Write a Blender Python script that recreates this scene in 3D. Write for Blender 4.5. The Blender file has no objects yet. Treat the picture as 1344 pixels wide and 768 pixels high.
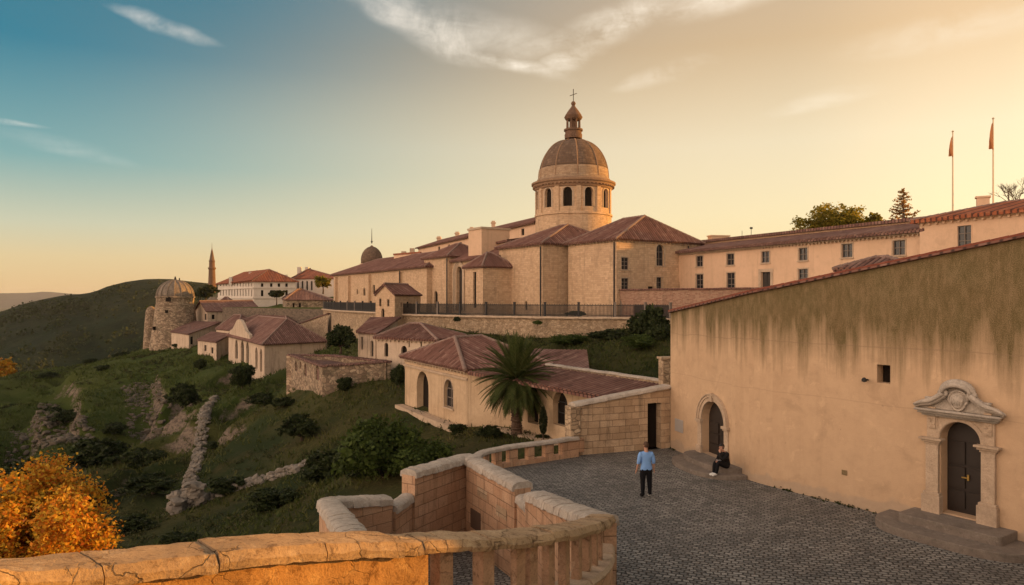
import bpy, bmesh, math, random
import numpy as np
from mathutils import Vector as V, Matrix, noise as mnoise
random.seed(7); RNG = np.random.default_rng(7)
SC = bpy.context.scene
COL = SC.collection
F, H, CZ = 950.0, 392.0, 6.5          # lens in photo pixels, horizon row, eye height

def P(px, py, d): return V(((px-672)/F*d, d, CZ-(py-H)/F*d))
def XY(px, d): return V(((px-672)/F*d, d))
def Z(py, d): return CZ-(py-H)/F*d
def lerp(a, b, t): return a+(b-a)*t
def v3(p, z): return V((p[0], p[1], z))

def hit(A, B, px):
    """distance along the plan line A-B where the sight line through column px meets it, and its depth"""
    k = (px-672)/F
    dx, dy = B[0]-A[0], B[1]-A[1]
    L = math.hypot(dx, dy)
    s = (k*A[1]-A[0])/(dx-k*dy)
    return s*L, A[1]+s*dy

def tag(o, label=None, cat=None, group=None, kind=None):
    if label: o['label'] = label
    if cat: o['category'] = cat
    if group: o['group'] = group
    if kind: o['kind'] = kind
    return o

def thing(name, label, cat, loc=(0, 0, 0), group=None):
    o = bpy.data.objects.new(name, None); COL.objects.link(o)
    o.location = loc; o.empty_display_size = .3
    return tag(o, label, cat, group)

def base_of(parent):
    l = V((0, 0, 0))
    while parent is not None:
        l = l+parent.location; parent = parent.parent
    return l

def auto_uv(me, off=(0, 0, 0), tb=None, cyl=None):
    n = len(me.polygons)
    if not n: return
    nl = len(me.loops)
    nor = np.empty(n*3, np.float32); me.polygons.foreach_get('normal', nor); nor = nor.reshape(-1, 3)
    lt = np.empty(n, np.int32); me.polygons.foreach_get('loop_total', lt)
    vi = np.empty(nl, np.int32); me.loops.foreach_get('vertex_index', vi)
    co = np.empty(len(me.vertices)*3, np.float32); me.vertices.foreach_get('co', co); co = co.reshape(-1, 3)+np.array(off, np.float32)
    t = np.stack([-nor[:, 1], nor[:, 0], np.zeros(n)], 1)
    ln = np.linalg.norm(t, axis=1); flat = ln < .05
    t[flat] = (1, 0, 0); ln[flat] = 1
    t /= ln[:, None]
    b = np.cross(nor, t)
    sh = np.zeros((n, 3))
    for i, (a, q, o_) in (tb or {}).items(): t[i] = a; b[i] = q; sh[i] = o_
    pi = np.repeat(np.arange(n), lt)
    p = co[vi]-sh[pi]
    uv = np.stack([(p*t[pi]).sum(1), (p*b[pi]).sum(1)], 1).astype(np.float32)
    if cyl:
        cx, cy, R = cyl; q = p+sh[pi]
        ang = np.arctan2(q[:, 0]-cx, -(q[:, 1]-cy)); st = np.r_[0, np.cumsum(lt)[:-1]]
        a0 = ang[st][pi]; ang = a0+(ang-a0+np.pi) % (2*np.pi)-np.pi
        side = np.abs(nor[:, 2])[pi] < .93
        uv[side, 0] = (ang*R)[side]; uv[side, 1] = (np.where(np.abs(nor[:, 2])[pi] < .75, q[:, 2], uv[:, 1]))[side]
    lay = me.uv_layers.new(name='UVMap')
    lay.data.foreach_set('uv', uv.ravel())

class MB:
    def __init__(s): s.v = []; s.f = []; s.tb = {}; s.cyl = None; s.cur = None
    def face(s, pts):
        i = len(s.v); s.v += [tuple(p) for p in pts]; s.f.append(tuple(range(i, i+len(pts))))
        if s.cur: s.tb[len(s.f)-1] = s.cur
    def add(s, vs, fs):
        i = len(s.v); s.v += [tuple(p) for p in vs]; s.f += [tuple(k+i for k in f) for f in fs]
    def box(s, c, sx, sy, sz, rz=0, tilt=None):
        m = Matrix.Rotation(rz, 3, 'Z')
        if tilt is not None: m = m @ tilt
        vs = [V(c)+m @ V((x*sx/2, y*sy/2, z*sz/2)) for z in (-1, 1) for y in (-1, 1) for x in (-1, 1)]
        s.add(vs, [(0, 2, 3, 1), (4, 5, 7, 6), (0, 1, 5, 4), (2, 6, 7, 3), (0, 4, 6, 2), (1, 3, 7, 5)])
    def obox(s, o, ax, ay, az):
        """box from a corner and three edge vectors"""
        o = V(o); vs = [o+ax*x+ay*y+az*z for z in (0, 1) for y in (0, 1) for x in (0, 1)]
        fs = [(0, 2, 3, 1), (4, 5, 7, 6), (0, 1, 5, 4), (2, 6, 7, 3), (0, 4, 6, 2), (1, 3, 7, 5)]
        if ax.cross(ay).dot(az) < 0: fs = [f[::-1] for f in fs]
        s.add(vs, fs)
    def prism(s, poly, z0, z1):
        """plan polygon between two heights (numbers or lists per corner)"""
        n = len(poly)
        a = 0
        for i in range(n): a += poly[i][0]*poly[(i+1) % n][1]-poly[(i+1) % n][0]*poly[i][1]
        z0 = z0 if hasattr(z0, '__len__') else [z0]*n
        z1 = z1 if hasattr(z1, '__len__') else [z1]*n
        idx = list(range(n)) if a > 0 else list(range(n))[::-1]
        bot = [v3(poly[i], z0[i]) for i in idx]; top = [v3(poly[i], z1[i]) for i in idx]
        s.face(top); s.face(bot[::-1])
        for i in range(n):
            j = (i+1) % n
            s.face([bot[i], bot[j], top[j], top[i]])
    def slab(s, pts, down):
        """polygon in space thickened by the vector down"""
        pts = [V(p) for p in pts]; low = [p+down for p in pts]
        n = (pts[1]-pts[0]).cross(pts[2]-pts[0])
        if n.dot(down) > 0: pts = pts[::-1]; low = low[::-1]
        s.face(pts); s.face(low[::-1])
        for i in range(len(pts)):
            j = (i+1) % len(pts)
            s.face([low[i], low[j], pts[j], pts[i]])
    def tube(s, pts, r, n=8, cap=True):
        pts = [V(p) for p in pts]; m = len(pts)
        r = r if hasattr(r, '__len__') else [r]*m
        rings = []; up = None
        for i in range(m):
            t = (pts[min(i+1, m-1)]-pts[max(i-1, 0)]).normalized()
            if up is None: up = V((0, 0, 1)) if abs(t.z) < .9 else V((1, 0, 0))
            a = t.cross(up).normalized(); b = a.cross(t).normalized(); up = b
            rings.append([pts[i]+(a*math.cos(2*math.pi*k/n)+b*math.sin(2*math.pi*k/n))*r[i] for k in range(n)])
        b0 = len(s.v)
        for rg in rings: s.v += [tuple(p) for p in rg]
        for i in range(m-1):
            for k in range(n):
                k2 = (k+1) % n
                s.f.append((b0+i*n+k2, b0+i*n+k, b0+(i+1)*n+k, b0+(i+1)*n+k2))
        if cap:
            s.f.append(tuple(b0+k for k in range(n))); s.f.append(tuple(b0+(m-1)*n+k for k in range(n))[::-1])
    def lathe(s, prof, c, n=32, a0=0, sq=None):
        c = V(c); b0 = len(s.v); m = len(prof)
        for r, z in prof:
            for k in range(n):
                a = a0+2*math.pi*k/n
                s.v.append((c.x+r*math.cos(a), c.y+r*math.sin(a), c.z+z))
        for i in range(m-1):
            for k in range(n):
                k2 = (k+1) % n
                s.f.append((b0+i*n+k, b0+i*n+k2, b0+(i+1)*n+k2, b0+(i+1)*n+k))
        if prof[0][0] > 1e-4: s.f.append(tuple(b0+k for k in range(n))[::-1])
        if prof[-1][0] > 1e-4: s.f.append(tuple(b0+(m-1)*n+k for k in range(n)))
    def build(s, name, mat, parent=None, smooth=False, bevel=0, fix=False):
        me = bpy.data.meshes.new(name)
        off = base_of(parent) if parent else V((0, 0, 0))
        me.from_pydata([(x[0]-off.x, x[1]-off.y, x[2]-off.z) for x in s.v], [], s.f)
        if fix:
            bm = bmesh.new(); bm.from_mesh(me)
            bmesh.ops.remove_doubles(bm, verts=bm.verts, dist=1e-4)
            bmesh.ops.recalc_face_normals(bm, faces=bm.faces); bm.to_mesh(me); bm.free()
        me.update(); auto_uv(me, off, None if fix else s.tb, s.cyl)
        if mat: me.materials.append(mat)
        if smooth: me.polygons.foreach_set('use_smooth', [True]*len(me.polygons))
        o = bpy.data.objects.new(name, me); COL.objects.link(o)
        if parent: o.parent = parent
        if smooth and name in ('coping', 'base_rail'): me.set_sharp_from_angle(angle=math.radians(38))
        if bevel:
            md = o.modifiers.new('bevel', 'BEVEL'); md.width = bevel; md.segments = 2; md.limit_method = 'ANGLE'
        return o

def fast_mesh(name, verts, nper, mat, parent=None, smooth=False, uv=False):
    """mesh from a numpy array of faces, every face with nper own corners"""
    verts = np.asarray(verts, np.float32).reshape(-1, 3); n = len(verts)//nper
    if parent: verts = verts-np.array(base_of(parent), np.float32)
    me = bpy.data.meshes.new(name)
    me.vertices.add(len(verts)); me.vertices.foreach_set('co', verts.ravel())
    me.loops.add(len(verts)); me.loops.foreach_set('vertex_index', np.arange(len(verts), dtype=np.int32))
    me.polygons.add(n); me.polygons.foreach_set('loop_start', np.arange(0, n*nper, nper, dtype=np.int32))
    me.update(calc_edges=True)
    if uv: auto_uv(me)
    me.materials.append(mat)
    o = bpy.data.objects.new(name, me); COL.objects.link(o)
    if parent: o.parent = parent
    return o

# ------------------------------------------------------------------ openings in walls
def top_of(o, s):
    if not o.get('arch'): return o['z1']
    c = (o['s0']+o['s1'])/2; r = (o['s1']-o['s0'])/2; h = o.get('rise', r)
    q = max(0, 1-((s-c)/r)**2)
    return o['z1']-h+h*math.sqrt(q)

def outline(o, n=12):
    """outline of an opening, counter-clockwise, in wall coordinates"""
    pts = [(o['s0'], o['z0']), (o['s1'], o['z0'])]
    if o.get('arch'):
        c = (o['s0']+o['s1'])/2; r = (o['s1']-o['s0'])/2; h = o.get('rise', r)
        for k in range(n+1):
            a = math.pi*k/n
            pts.append((c+r*math.cos(a), o['z1']-h+h*math.sin(a)))
    else: pts += [(o['s1'], o['z1']), (o['s0'], o['z1'])]
    return pts

class Wall:
    """upright wall face from A to B (plan); n points outwards"""
    def __init__(s, A, B, inside):
        s.A = V((A[0], A[1])); s.B = V((B[0], B[1])); s.L = (s.B-s.A).length
        s.t = (s.B-s.A)/s.L; n = V((s.t.y, -s.t.x))
        if n.dot(V((inside[0], inside[1]))-s.A) > 0: n = -n
        s.n = n; s.ops = []
    def pt(s, a, z, out=0):
        q = s.A+s.t*a+s.n*out
        return V((q.x, q.y, z))
    def op(s, px0, px1, py0, py1, arch=False, **kw):
        a, d = hit(s.A, s.B, px0); b, d2 = hit(s.A, s.B, px1)
        d = (d+d2)/2
        o = dict(s0=min(a, b), s1=max(a, b), z0=Z(py1, d), z1=Z(py0, d), arch=arch); o.update(kw)
        s.ops.append(o); return o
    def opm(s, s0, s1, z0, z1, arch=False, **kw):
        o = dict(s0=s0, s1=s1, z0=z0, z1=z1, arch=arch); o.update(kw); s.ops.append(o); return o
    def poly(s, mb, pts, out=0, flip=False):
        q = [s.pt(a, z, out) for a, z in pts]
        # pts run counter-clockwise seen from outside when t is to the right
        right = V((s.t.x, s.t.y, 0)).cross(V((0, 0, 1))).dot(V((s.n.x, s.n.y, 0))) > 0
        if right == flip: q = q[::-1]
        mb.face(q)
    def ribbon(s, mb, pa, pb, oa, ob, close=True):
        """faces between outline pa at offset oa and outline pb at offset ob"""
        m = len(pa)
        for i in range(m if close else m-1):
            j = (i+1) % m
            mb.face([s.pt(*pa[i], oa), s.pt(*pa[j], oa), s.pt(*pb[j], ob), s.pt(*pb[i], ob)])
    def skin(s, mb, z0, top, extra=(), rows=None):
        """wall surface with its openings cut out and their reveals"""
        topf = top if callable(top) else (lambda a: top)
        botf = z0 if callable(z0) else (lambda a: z0)
        br = {0.0, s.L}
        for e in extra: br.add(e)
        for o in s.ops:
            if o.get('noh'): continue
            br.add(o['s0']); br.add(o['s1'])
            if o.get('arch'):
                for k in range(1, 12):
                    a = math.pi*k/12; br.add((o['s0']+o['s1'])/2-(o['s1']-o['s0'])/2*math.cos(a))
        br = sorted(b for b in br if -1e-6 <= b <= s.L+1e-6)
        for a, b in zip(br, br[1:]):
            if b-a < 1e-5: continue
            m = (a+b)/2; cur = botf
            ins = sorted([o for o in s.ops if not o.get('noh') and o['s0'] < m < o['s1']], key=lambda o: o['z0'])
            for o in ins:
                s.quad(mb, a, b, cur, (lambda q, o=o: o['z0']), rows)
                cur = (lambda q, o=o: top_of(o, q))
            s.quad(mb, a, b, cur, topf, rows)
        for o in s.ops:
            if o.get('noh'): continue
            pts = outline(o); d = o.get('deep', .25)
            m = len(pts)
            for i in range(m):
                j = (i+1) % m
                q = [s.pt(*pts[i], 0), s.pt(*pts[j], 0), s.pt(*pts[j], -d), s.pt(*pts[i], -d)]
                right = V((s.t.x, s.t.y, 0)).cross(V((0, 0, 1))).dot(V((s.n.x, s.n.y, 0))) > 0
                mb.face(q if right else q[::-1])
    def quad(s, mb, a, b, lo, hi, rows):
        la, lb, ha, hb = lo(a), lo(b), hi(a), hi(b)
        if ha-la < 1e-4 and hb-lb < 1e-4: return
        s.poly(mb, [(a, la), (b, lb), (b, hb), (a, ha)])

def ring(o, w):
    """outline of an opening grown by w"""
    g = dict(o); g['s0'] -= w; g['s1'] += w; g['z1'] += w; g['z0'] -= o.get('sillw', 0)
    if 'rise' in o: g['rise'] = o['rise']+w
    return outline(g)

def close_opening(wall, o, parent, mats):
    """window or door standing in an opening: part with its panes / handle below it"""
    st = o.get('style', 'window'); d = o.get('deep', .25)
    w = o['s1']-o['s0']; h = o['z1']-o['z0']; c = (o['s0']+o['s1'])/2
    if st == 'open': return
    if st in ('window', 'shuttered'):
        mb = MB(); fw = o.get('surround', .09)
        if fw:
            a, b = outline(o), ring(o, fw)
            wall.ribbon(mb, a, b, .03, .03); wall.ribbon(mb, b, b, .03, -.02); wall.ribbon(mb, a, a, -.02, .03)
            p = wall.pt(o['s0']-fw-.03, o['z0']-.1, -.02)
            t3 = V((wall.t.x, wall.t.y, 0)); n3 = V((wall.n.x, wall.n.y, 0))
            mb.obox(p, t3*(w+2*fw+.06), n3*.12, V((0, 0, .1)))
        t3 = V((wall.t.x, wall.t.y, 0)); n3 = V((wall.n.x, wall.n.y, 0)); up = V((0, 0, 1))
        fo = mb.build('window', mats['surround'], parent)
        bb = MB(); bw = min(.05, w*.08); dd = -d+.06
        for s_ in (o['s0'], o['s1']-bw, c-bw/2): bb.obox(wall.pt(s_, o['z0'], dd), t3*bw, n3*.05, up*(h if s_ == c-bw/2 else (h-(w/2 if o.get('arch') else 0))))
        for f in ((0, .33, .66, 1) if h > 1.1 else (0, .5, 1)):
            if o.get('arch') and f > .9: continue
            bb.obox(wall.pt(o['s0'], o['z0']+f*(h-bw), dd+.004), t3*w, n3*.04, up*bw)
        bb.build('sash', mats['frame'], fo)
        pm = MB(); wall.poly(pm, outline(o), -d+.04); pm.build('pane', mats['pane'], fo)
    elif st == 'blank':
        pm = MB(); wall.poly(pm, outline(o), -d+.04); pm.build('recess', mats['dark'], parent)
    elif st == 'door':
        t3 = V((wall.t.x, wall.t.y, 0)); n3 = V((wall.n.x, wall.n.y, 0)); up = V((0, 0, 1))
        mb = MB(); wall.poly(mb, outline(o), -d+.05)
        hh = h-(w/2 if o.get('arch') else .05)
        for i in (0, 1):
            for (f0, f1) in ((.06, .3), (.34, .62), (.66, .96)):
                mb.obox(wall.pt(o['s0']+w*(.06+.48*i), o['z0']+f0*hh, -d+.045), t3*(w*.4), n3*.05, up*((f1-f0)*hh))
        do = mb.build('door', mats['wood'], parent)
        if o.get('handle'):
            hb = MB(); hb.obox(wall.pt(c+.04, o['z0']+.95, -d+.1), t3*.05, n3*.05, up*.16)
            hb.obox(wall.pt(c-.10, o['z0']+1.0, -d+.12), t3*.2, n3*.04, up*.035)
            hb.build('handle', mats['brass'], do)
        if o.get('surround'):
            fb = MB(); fw = o['surround']; a, b = outline(o), ring(o, fw)
            a = a[1:]+a[:1]; b = b[1:]+b[:1]
            wall.ribbon(fb, a, b, .05, .05, False); wall.ribbon(fb, b, b, .05, -.02, False); wall.ribbon(fb, a, a, -.02, .05, False)
            fb.build('door_surround', mats['surround'], parent)

# ------------------------------------------------------------------ roofs
def clip(poly, lo, hi):
    def half(pl, k, keep):
        out = []
        for i in range(len(pl)):
            p, q = pl[i], pl[(i+1) % len(pl)]
            a, b = keep*(p[0]-k), keep*(q[0]-k)
            if a >= 0: out.append(p)
            if (a > 0 and b < 0) or (a < 0 and b > 0):
                t = a/(a-b); out.append((k, p[1]+(q[1]-p[1])*t))
        return out
    pl = half(poly, lo, 1)
    return half(pl, hi, -1) if len(pl) > 2 else []

def roof_face(mb, pts, period=.30, amp=.11, thick=.14):
    """one roof plane: rounded tile columns running down the slope on a slab"""
    pts = [V(p) for p in pts]
    n = V((0, 0, 0))
    for i in range(len(pts)):
        a, b = pts[i], pts[(i+1) % len(pts)]
        n += V(((a.y-b.y)*(a.z+b.z), (a.z-b.z)*(a.x+b.x), (a.x-b.x)*(a.y+b.y)))
    n.normalize()
    if n.z < 0: n = -n; pts = pts[::-1]
    mb.slab(pts, -n*thick)
    if period <= 0: return
    t = V((-n.y, n.x, 0))
    t = t.normalized() if t.length > .02 else V((1, 0, 0))
    b = n.cross(t); o = pts[0]
    uv = [((p-o).dot(t), (p-o).dot(b)) for p in pts]
    a0 = math.floor(min(u[0] for u in uv)/period); a1 = math.ceil(max(u[0] for u in uv)/period)
    prof = (.0, .75, 1.0, .75, .0); mb.cur = (tuple(t), tuple(b), tuple(o))
    for k in range(a0, a1):
        for q in range(4):
            lo, hi = (k+q/4)*period, (k+(q+1)/4)*period
            pl = clip(uv, lo, hi)
            if len(pl) < 3: continue
            mb.face([o+t*x+b*y+n*(.012+amp*lerp(prof[q], prof[q+1], (x-lo)/(hi-lo))) for x, y in pl])
            # front end of the tiles at the eave
            ym = min(y for x, y in pl)
            e = sorted([p for p in pl if p[1] < ym+period*1.2 and (abs(p[0]-lo) < 1e-6 or abs(p[0]-hi) < 1e-6)], key=lambda p: p[1])[:2]
            if len(e) == 2 and abs(e[0][0]-e[1][0]) > 1e-6:
                e.sort()
                hh = [amp*lerp(prof[q], prof[q+1], (x-lo)/(hi-lo))+.012 for x, y in e]
                mb.face([o+t*e[0][0]+b*e[0][1], o+t*e[1][0]+b*e[1][1], o+t*e[1][0]+b*e[1][1]+n*hh[1], o+t*e[0][0]+b*e[0][1]+n*hh[0]])
    mb.cur = None

def ridge(mb, a, b, r=.13):
    a, b = V(a), V(b); L = (b-a).length; n = max(1, int(L/.45))
    for i in range(n):
        p, q = a.lerp(b, i/n), a.lerp(b, (i+1.12)/n)
        mb.tube([p, q], [r*.86, r*1.08], 8)

def dentils(mb, A, B, z, n, size=.16, step=.42, out=.2):
    A, B = V((A[0], A[1])), V((B[0], B[1])); L = (B-A).length; t = (B-A)/L
    k = int(L/step)
    for i in range(k):
        s = (i+.5)*L/k
        p = A+t*s; t3 = V((t.x, t.y, 0)); n3 = V((n.x, n.y, 0))
        mb.obox(V((p.x, p.y, z-size))-t3*size/2-n3*.02, t3*size, n3*(out+.02), V((0, 0, size)))
    t3 = V((t.x, t.y, 0)); n3 = V((n.x, n.y, 0))
    mb.obox(V((A.x, A.y, z))-n3*.02, t3*L, n3*(out+.06), V((0, 0, .08)))

class House:
    def __init__(s, name, label, cat, fp, zb, ze, zr, roof='hip', axis=0, mats=None, over=.35, period=.30, skirt=2.5, group=None, inset=None, cornice=True, parent=None):
        s.fp = [V((p[0], p[1])) for p in fp]; s.c = sum(s.fp, V((0, 0)))/len(s.fp)
        s.zb, s.ze, s.zr, s.roof, s.axis, s.m = zb, ze, zr, roof, axis, mats
        s.over, s.period, s.skirt, s.inset, s.cornice = over, period, skirt, inset, cornice
        s.walls = [Wall(s.fp[i], s.fp[(i+1) % 4], s.c) for i in range(4)]
        s.root = parent or thing(name, label, cat, (s.c.x, s.c.y, zb), group)
    def finish(s):
        mb = MB(); ze, zr = s.ze, s.zr
        gab = {}
        if s.roof == 'gable':
            for i in ((s.axis+1) % 4, (s.axis+3) % 4): gab[i] = 1
        for i, w in enumerate(s.walls):
            if s.roof == 'shed':
                za = [ze, ze, zr, zr]; za = za[-s.axis:]+za[:-s.axis] if s.axis else za
                a, b = za[i], za[(i+1) % 4]
                w.skin(mb, s.zb-s.skirt, (lambda q, a=a, b=b, L=w.L: lerp(a, b, q/L)))
            elif i in gab:
                w.skin(mb, s.zb-s.skirt, (lambda q, L=w.L: ze+(zr-ze)*(1-abs(2*q/L-1))), (w.L/2,))
            else: w.skin(mb, s.zb-s.skirt, ze)
        s.wallobj = mb.build('wall', s.m['wall'], s.root)
        for w in s.walls:
            for o in w.ops: close_opening(w, o, s.root, s.m)
        if s.roof == 'none': return s
        rb, kb = MB(), MB()
        f = [v3(p, ze) for p in s.fp]
        f = f[s.axis:]+f[:s.axis]        # ridge runs parallel to side 0 of this order
        d = []
        for i in range(4):
            e1 = (f[i]-f[i-1]).normalized(); e2 = (f[i]-f[(i+1) % 4]).normalized()
            d.append(f[i]+(e1+e2)*s.over)
        if s.roof == 'shed':
            dz = (zr-ze)/max(.1, (f[3]-f[0]).length)*s.over
            q = [V((d[0].x, d[0].y, ze-dz)), V((d[1].x, d[1].y, ze-dz)), V((d[2].x, d[2].y, zr+dz)), V((d[3].x, d[3].y, zr+dz))]
            roof_face(rb, [p+V((0, 0, .16)) for p in q], s.period)
        elif s.roof == 'flat':
            rb.slab([v3(p, ze+.25) for p in d], V((0, 0, -.25)))
        else:
            m0 = (f[3]+f[0])/2; m1 = (f[1]+f[2])/2
            half = ((f[0]-f[3]).length+(f[1]-f[2]).length)/4
            dz = (zr-ze)/half*s.over
            ax = (m1-m0).normalized(); Lr = (m1-m0).length
            ins = (s.inset if s.inset is not None else min(half, Lr*.42)) if s.roof == 'hip' else -s.over
            r0 = m0+ax*ins; r1 = m1-ax*ins
            up = V((0, 0, .16))
            r0 = V((r0.x, r0.y, zr))+up; r1 = V((r1.x, r1.y, zr))+up
            q = [V((p.x, p.y, ze-dz))+up for p in d]
            roof_face(rb, [q[0], q[1], r1, r0], s.period); roof_face(rb, [q[2], q[3], r0, r1], s.period)
            lift = V((0, 0, .05))
            ridge(kb, r0+lift, r1+lift)
            if s.roof == 'hip':
                roof_face(rb, [q[1], q[2], r1], s.period); roof_face(rb, [q[3], q[0], r0], s.period)
                for a, b in ((q[0], r0), (q[3], r0), (q[1], r1), (q[2], r1)): ridge(kb, a+lift, b+lift)
        ro = rb.build('roof', s.m['roof'], s.root)
        if kb.v: kb.build('ridge_cap', M['ridge'], ro)
        s.roofobj = ro
        if s.cornice and s.roof in ('hip', 'gable'):
            cb = MB()
            for i, w in enumerate(s.walls):
                if i in gab: continue
                dentils(cb, w.A, w.B, ze-.12, w.n, .14, .5, .16)
            cb.build('cornice', s.m['surround'], s.root)
        return s
# ------------------------------------------------------------------ materials
class NT:
    def __init__(s, name):
        s.m = bpy.data.materials.new(name); s.m.use_nodes = True
        s.t = s.m.node_tree; s.b = s.t.nodes['Principled BSDF']; s.out = s.t.nodes['Material Output']
        s.b.inputs['Specular IOR Level'].default_value = .25
    def n(s, ty, **kw):
        x = s.t.nodes.new(ty)
        for k, v in kw.items(): setattr(x, k, v)
        return x
    def l(s, a, b): s.t.links.new(a, b)
    def set(s, node, i, v):
        if hasattr(v, 'is_linked') or hasattr(v, 'links'): s.l(v, node.inputs[i])
        else: node.inputs[i].default_value = v
    def uv(s): return s.n('ShaderNodeUVMap').outputs[0]
    def pos(s): return s.n('ShaderNodeNewGeometry').outputs['Position']
    def island(s): return s.n('ShaderNodeNewGeometry').outputs['Random Per Island']
    def map(s, vec, sc=(1, 1, 1), loc=(0, 0, 0)):
        x = s.n('ShaderNodeMapping'); s.l(vec, x.inputs[0]); x.inputs['Scale'].default_value = sc; x.inputs['Location'].default_value = loc
        return x.outputs[0]
    def noise(s, vec, scale, detail=4, rough=.6, dist=0):
        x = s.n('ShaderNodeTexNoise'); s.l(vec, x.inputs['Vector'])
        x.inputs['Scale'].default_value = scale; x.inputs['Detail'].default_value = detail
        x.inputs['Roughness'].default_value = rough; x.inputs['Distortion'].default_value = dist
        return x.outputs['Fac']
    def noisec(s, vec, scale, detail=2):
        x = s.n('ShaderNodeTexNoise'); s.l(vec, x.inputs['Vector'])
        x.inputs['Scale'].default_value = scale; x.inputs['Detail'].default_value = detail
        return x.outputs['Color']
    def vor(s, vec, scale, feat='F1', out='Distance', rand=1):
        x = s.n('ShaderNodeTexVoronoi', feature=feat); s.l(vec, x.inputs['Vector'])
        x.inputs['Scale'].default_value = scale; x.inputs['Randomness'].default_value = rand
        return x.outputs[out]
    def ramp(s, fac, stops, mode='LINEAR'):
        x = s.n('ShaderNodeValToRGB'); s.l(fac, x.inputs[0]); e = x.color_ramp; e.interpolation = mode
        while len(e.elements) < len(stops): e.elements.new(.5)
        for el, (p, c) in zip(e.elements, stops):
            el.position = p
            c = (c, c, c) if not hasattr(c, '__len__') else c
            el.color = (c[0], c[1], c[2], 1)
        return x.outputs[0]
    def mix(s, fac, a, b, mode='MIX'):
        x = s.n('ShaderNodeMix', data_type='RGBA', blend_type=mode)
        for i, v in ((0, fac), (6, a), (7, b)):
            if hasattr(v, 'links'): s.l(v, x.inputs[i])
            elif i == 0: x.inputs[0].default_value = v
            else: x.inputs[i].default_value = (v[0], v[1], v[2], 1)
        return x.outputs[2]
    def math(s, op, a, b=0.0, clamp=False):
        x = s.n('ShaderNodeMath', operation=op, use_clamp=clamp)
        for i, v in ((0, a), (1, b)):
            if hasattr(v, 'links'): s.l(v, x.inputs[i])
            else: x.inputs[i].default_value = v
        return x.outputs[0]
    def vadd(s, a, b, sc):
        m = s.n('ShaderNodeVectorMath', operation='MULTIPLY_ADD'); s.l(b, m.inputs[0]); m.inputs[1].default_value = (sc, sc, sc); s.l(a, m.inputs[2])
        return m.outputs[0]
    def sep(s, v):
        x = s.n('ShaderNodeSeparateXYZ'); s.l(v, x.inputs[0]); return x.outputs
    def comb(s, x, y, z=0.0):
        c = s.n('ShaderNodeCombineXYZ')
        for i, v in enumerate((x, y, z)):
            if hasattr(v, 'links'): s.l(v, c.inputs[i])
            else: c.inputs[i].default_value = v
        return c.outputs[0]
    def fin(s, col=None, rough=.9, bump=None, dist=.02, strength=1.0, spec=None):
        if col is not None:
            if hasattr(col, 'links'): s.l(col, s.b.inputs['Base Color'])
            else: s.b.inputs['Base Color'].default_value = (col[0], col[1], col[2], 1)
        if hasattr(rough, 'links'): s.l(rough, s.b.inputs['Roughness'])
        else: s.b.inputs['Roughness'].default_value = rough
        if spec is not None: s.b.inputs['Specular IOR Level'].default_value = spec
        if bump is not None:
            x = s.n('ShaderNodeBump'); s.l(bump, x.inputs['Height']); x.inputs['Distance'].default_value = dist; x.inputs['Strength'].default_value = strength
            s.l(x.outputs[0], s.b.inputs['Normal'])
        return s.m

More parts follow.
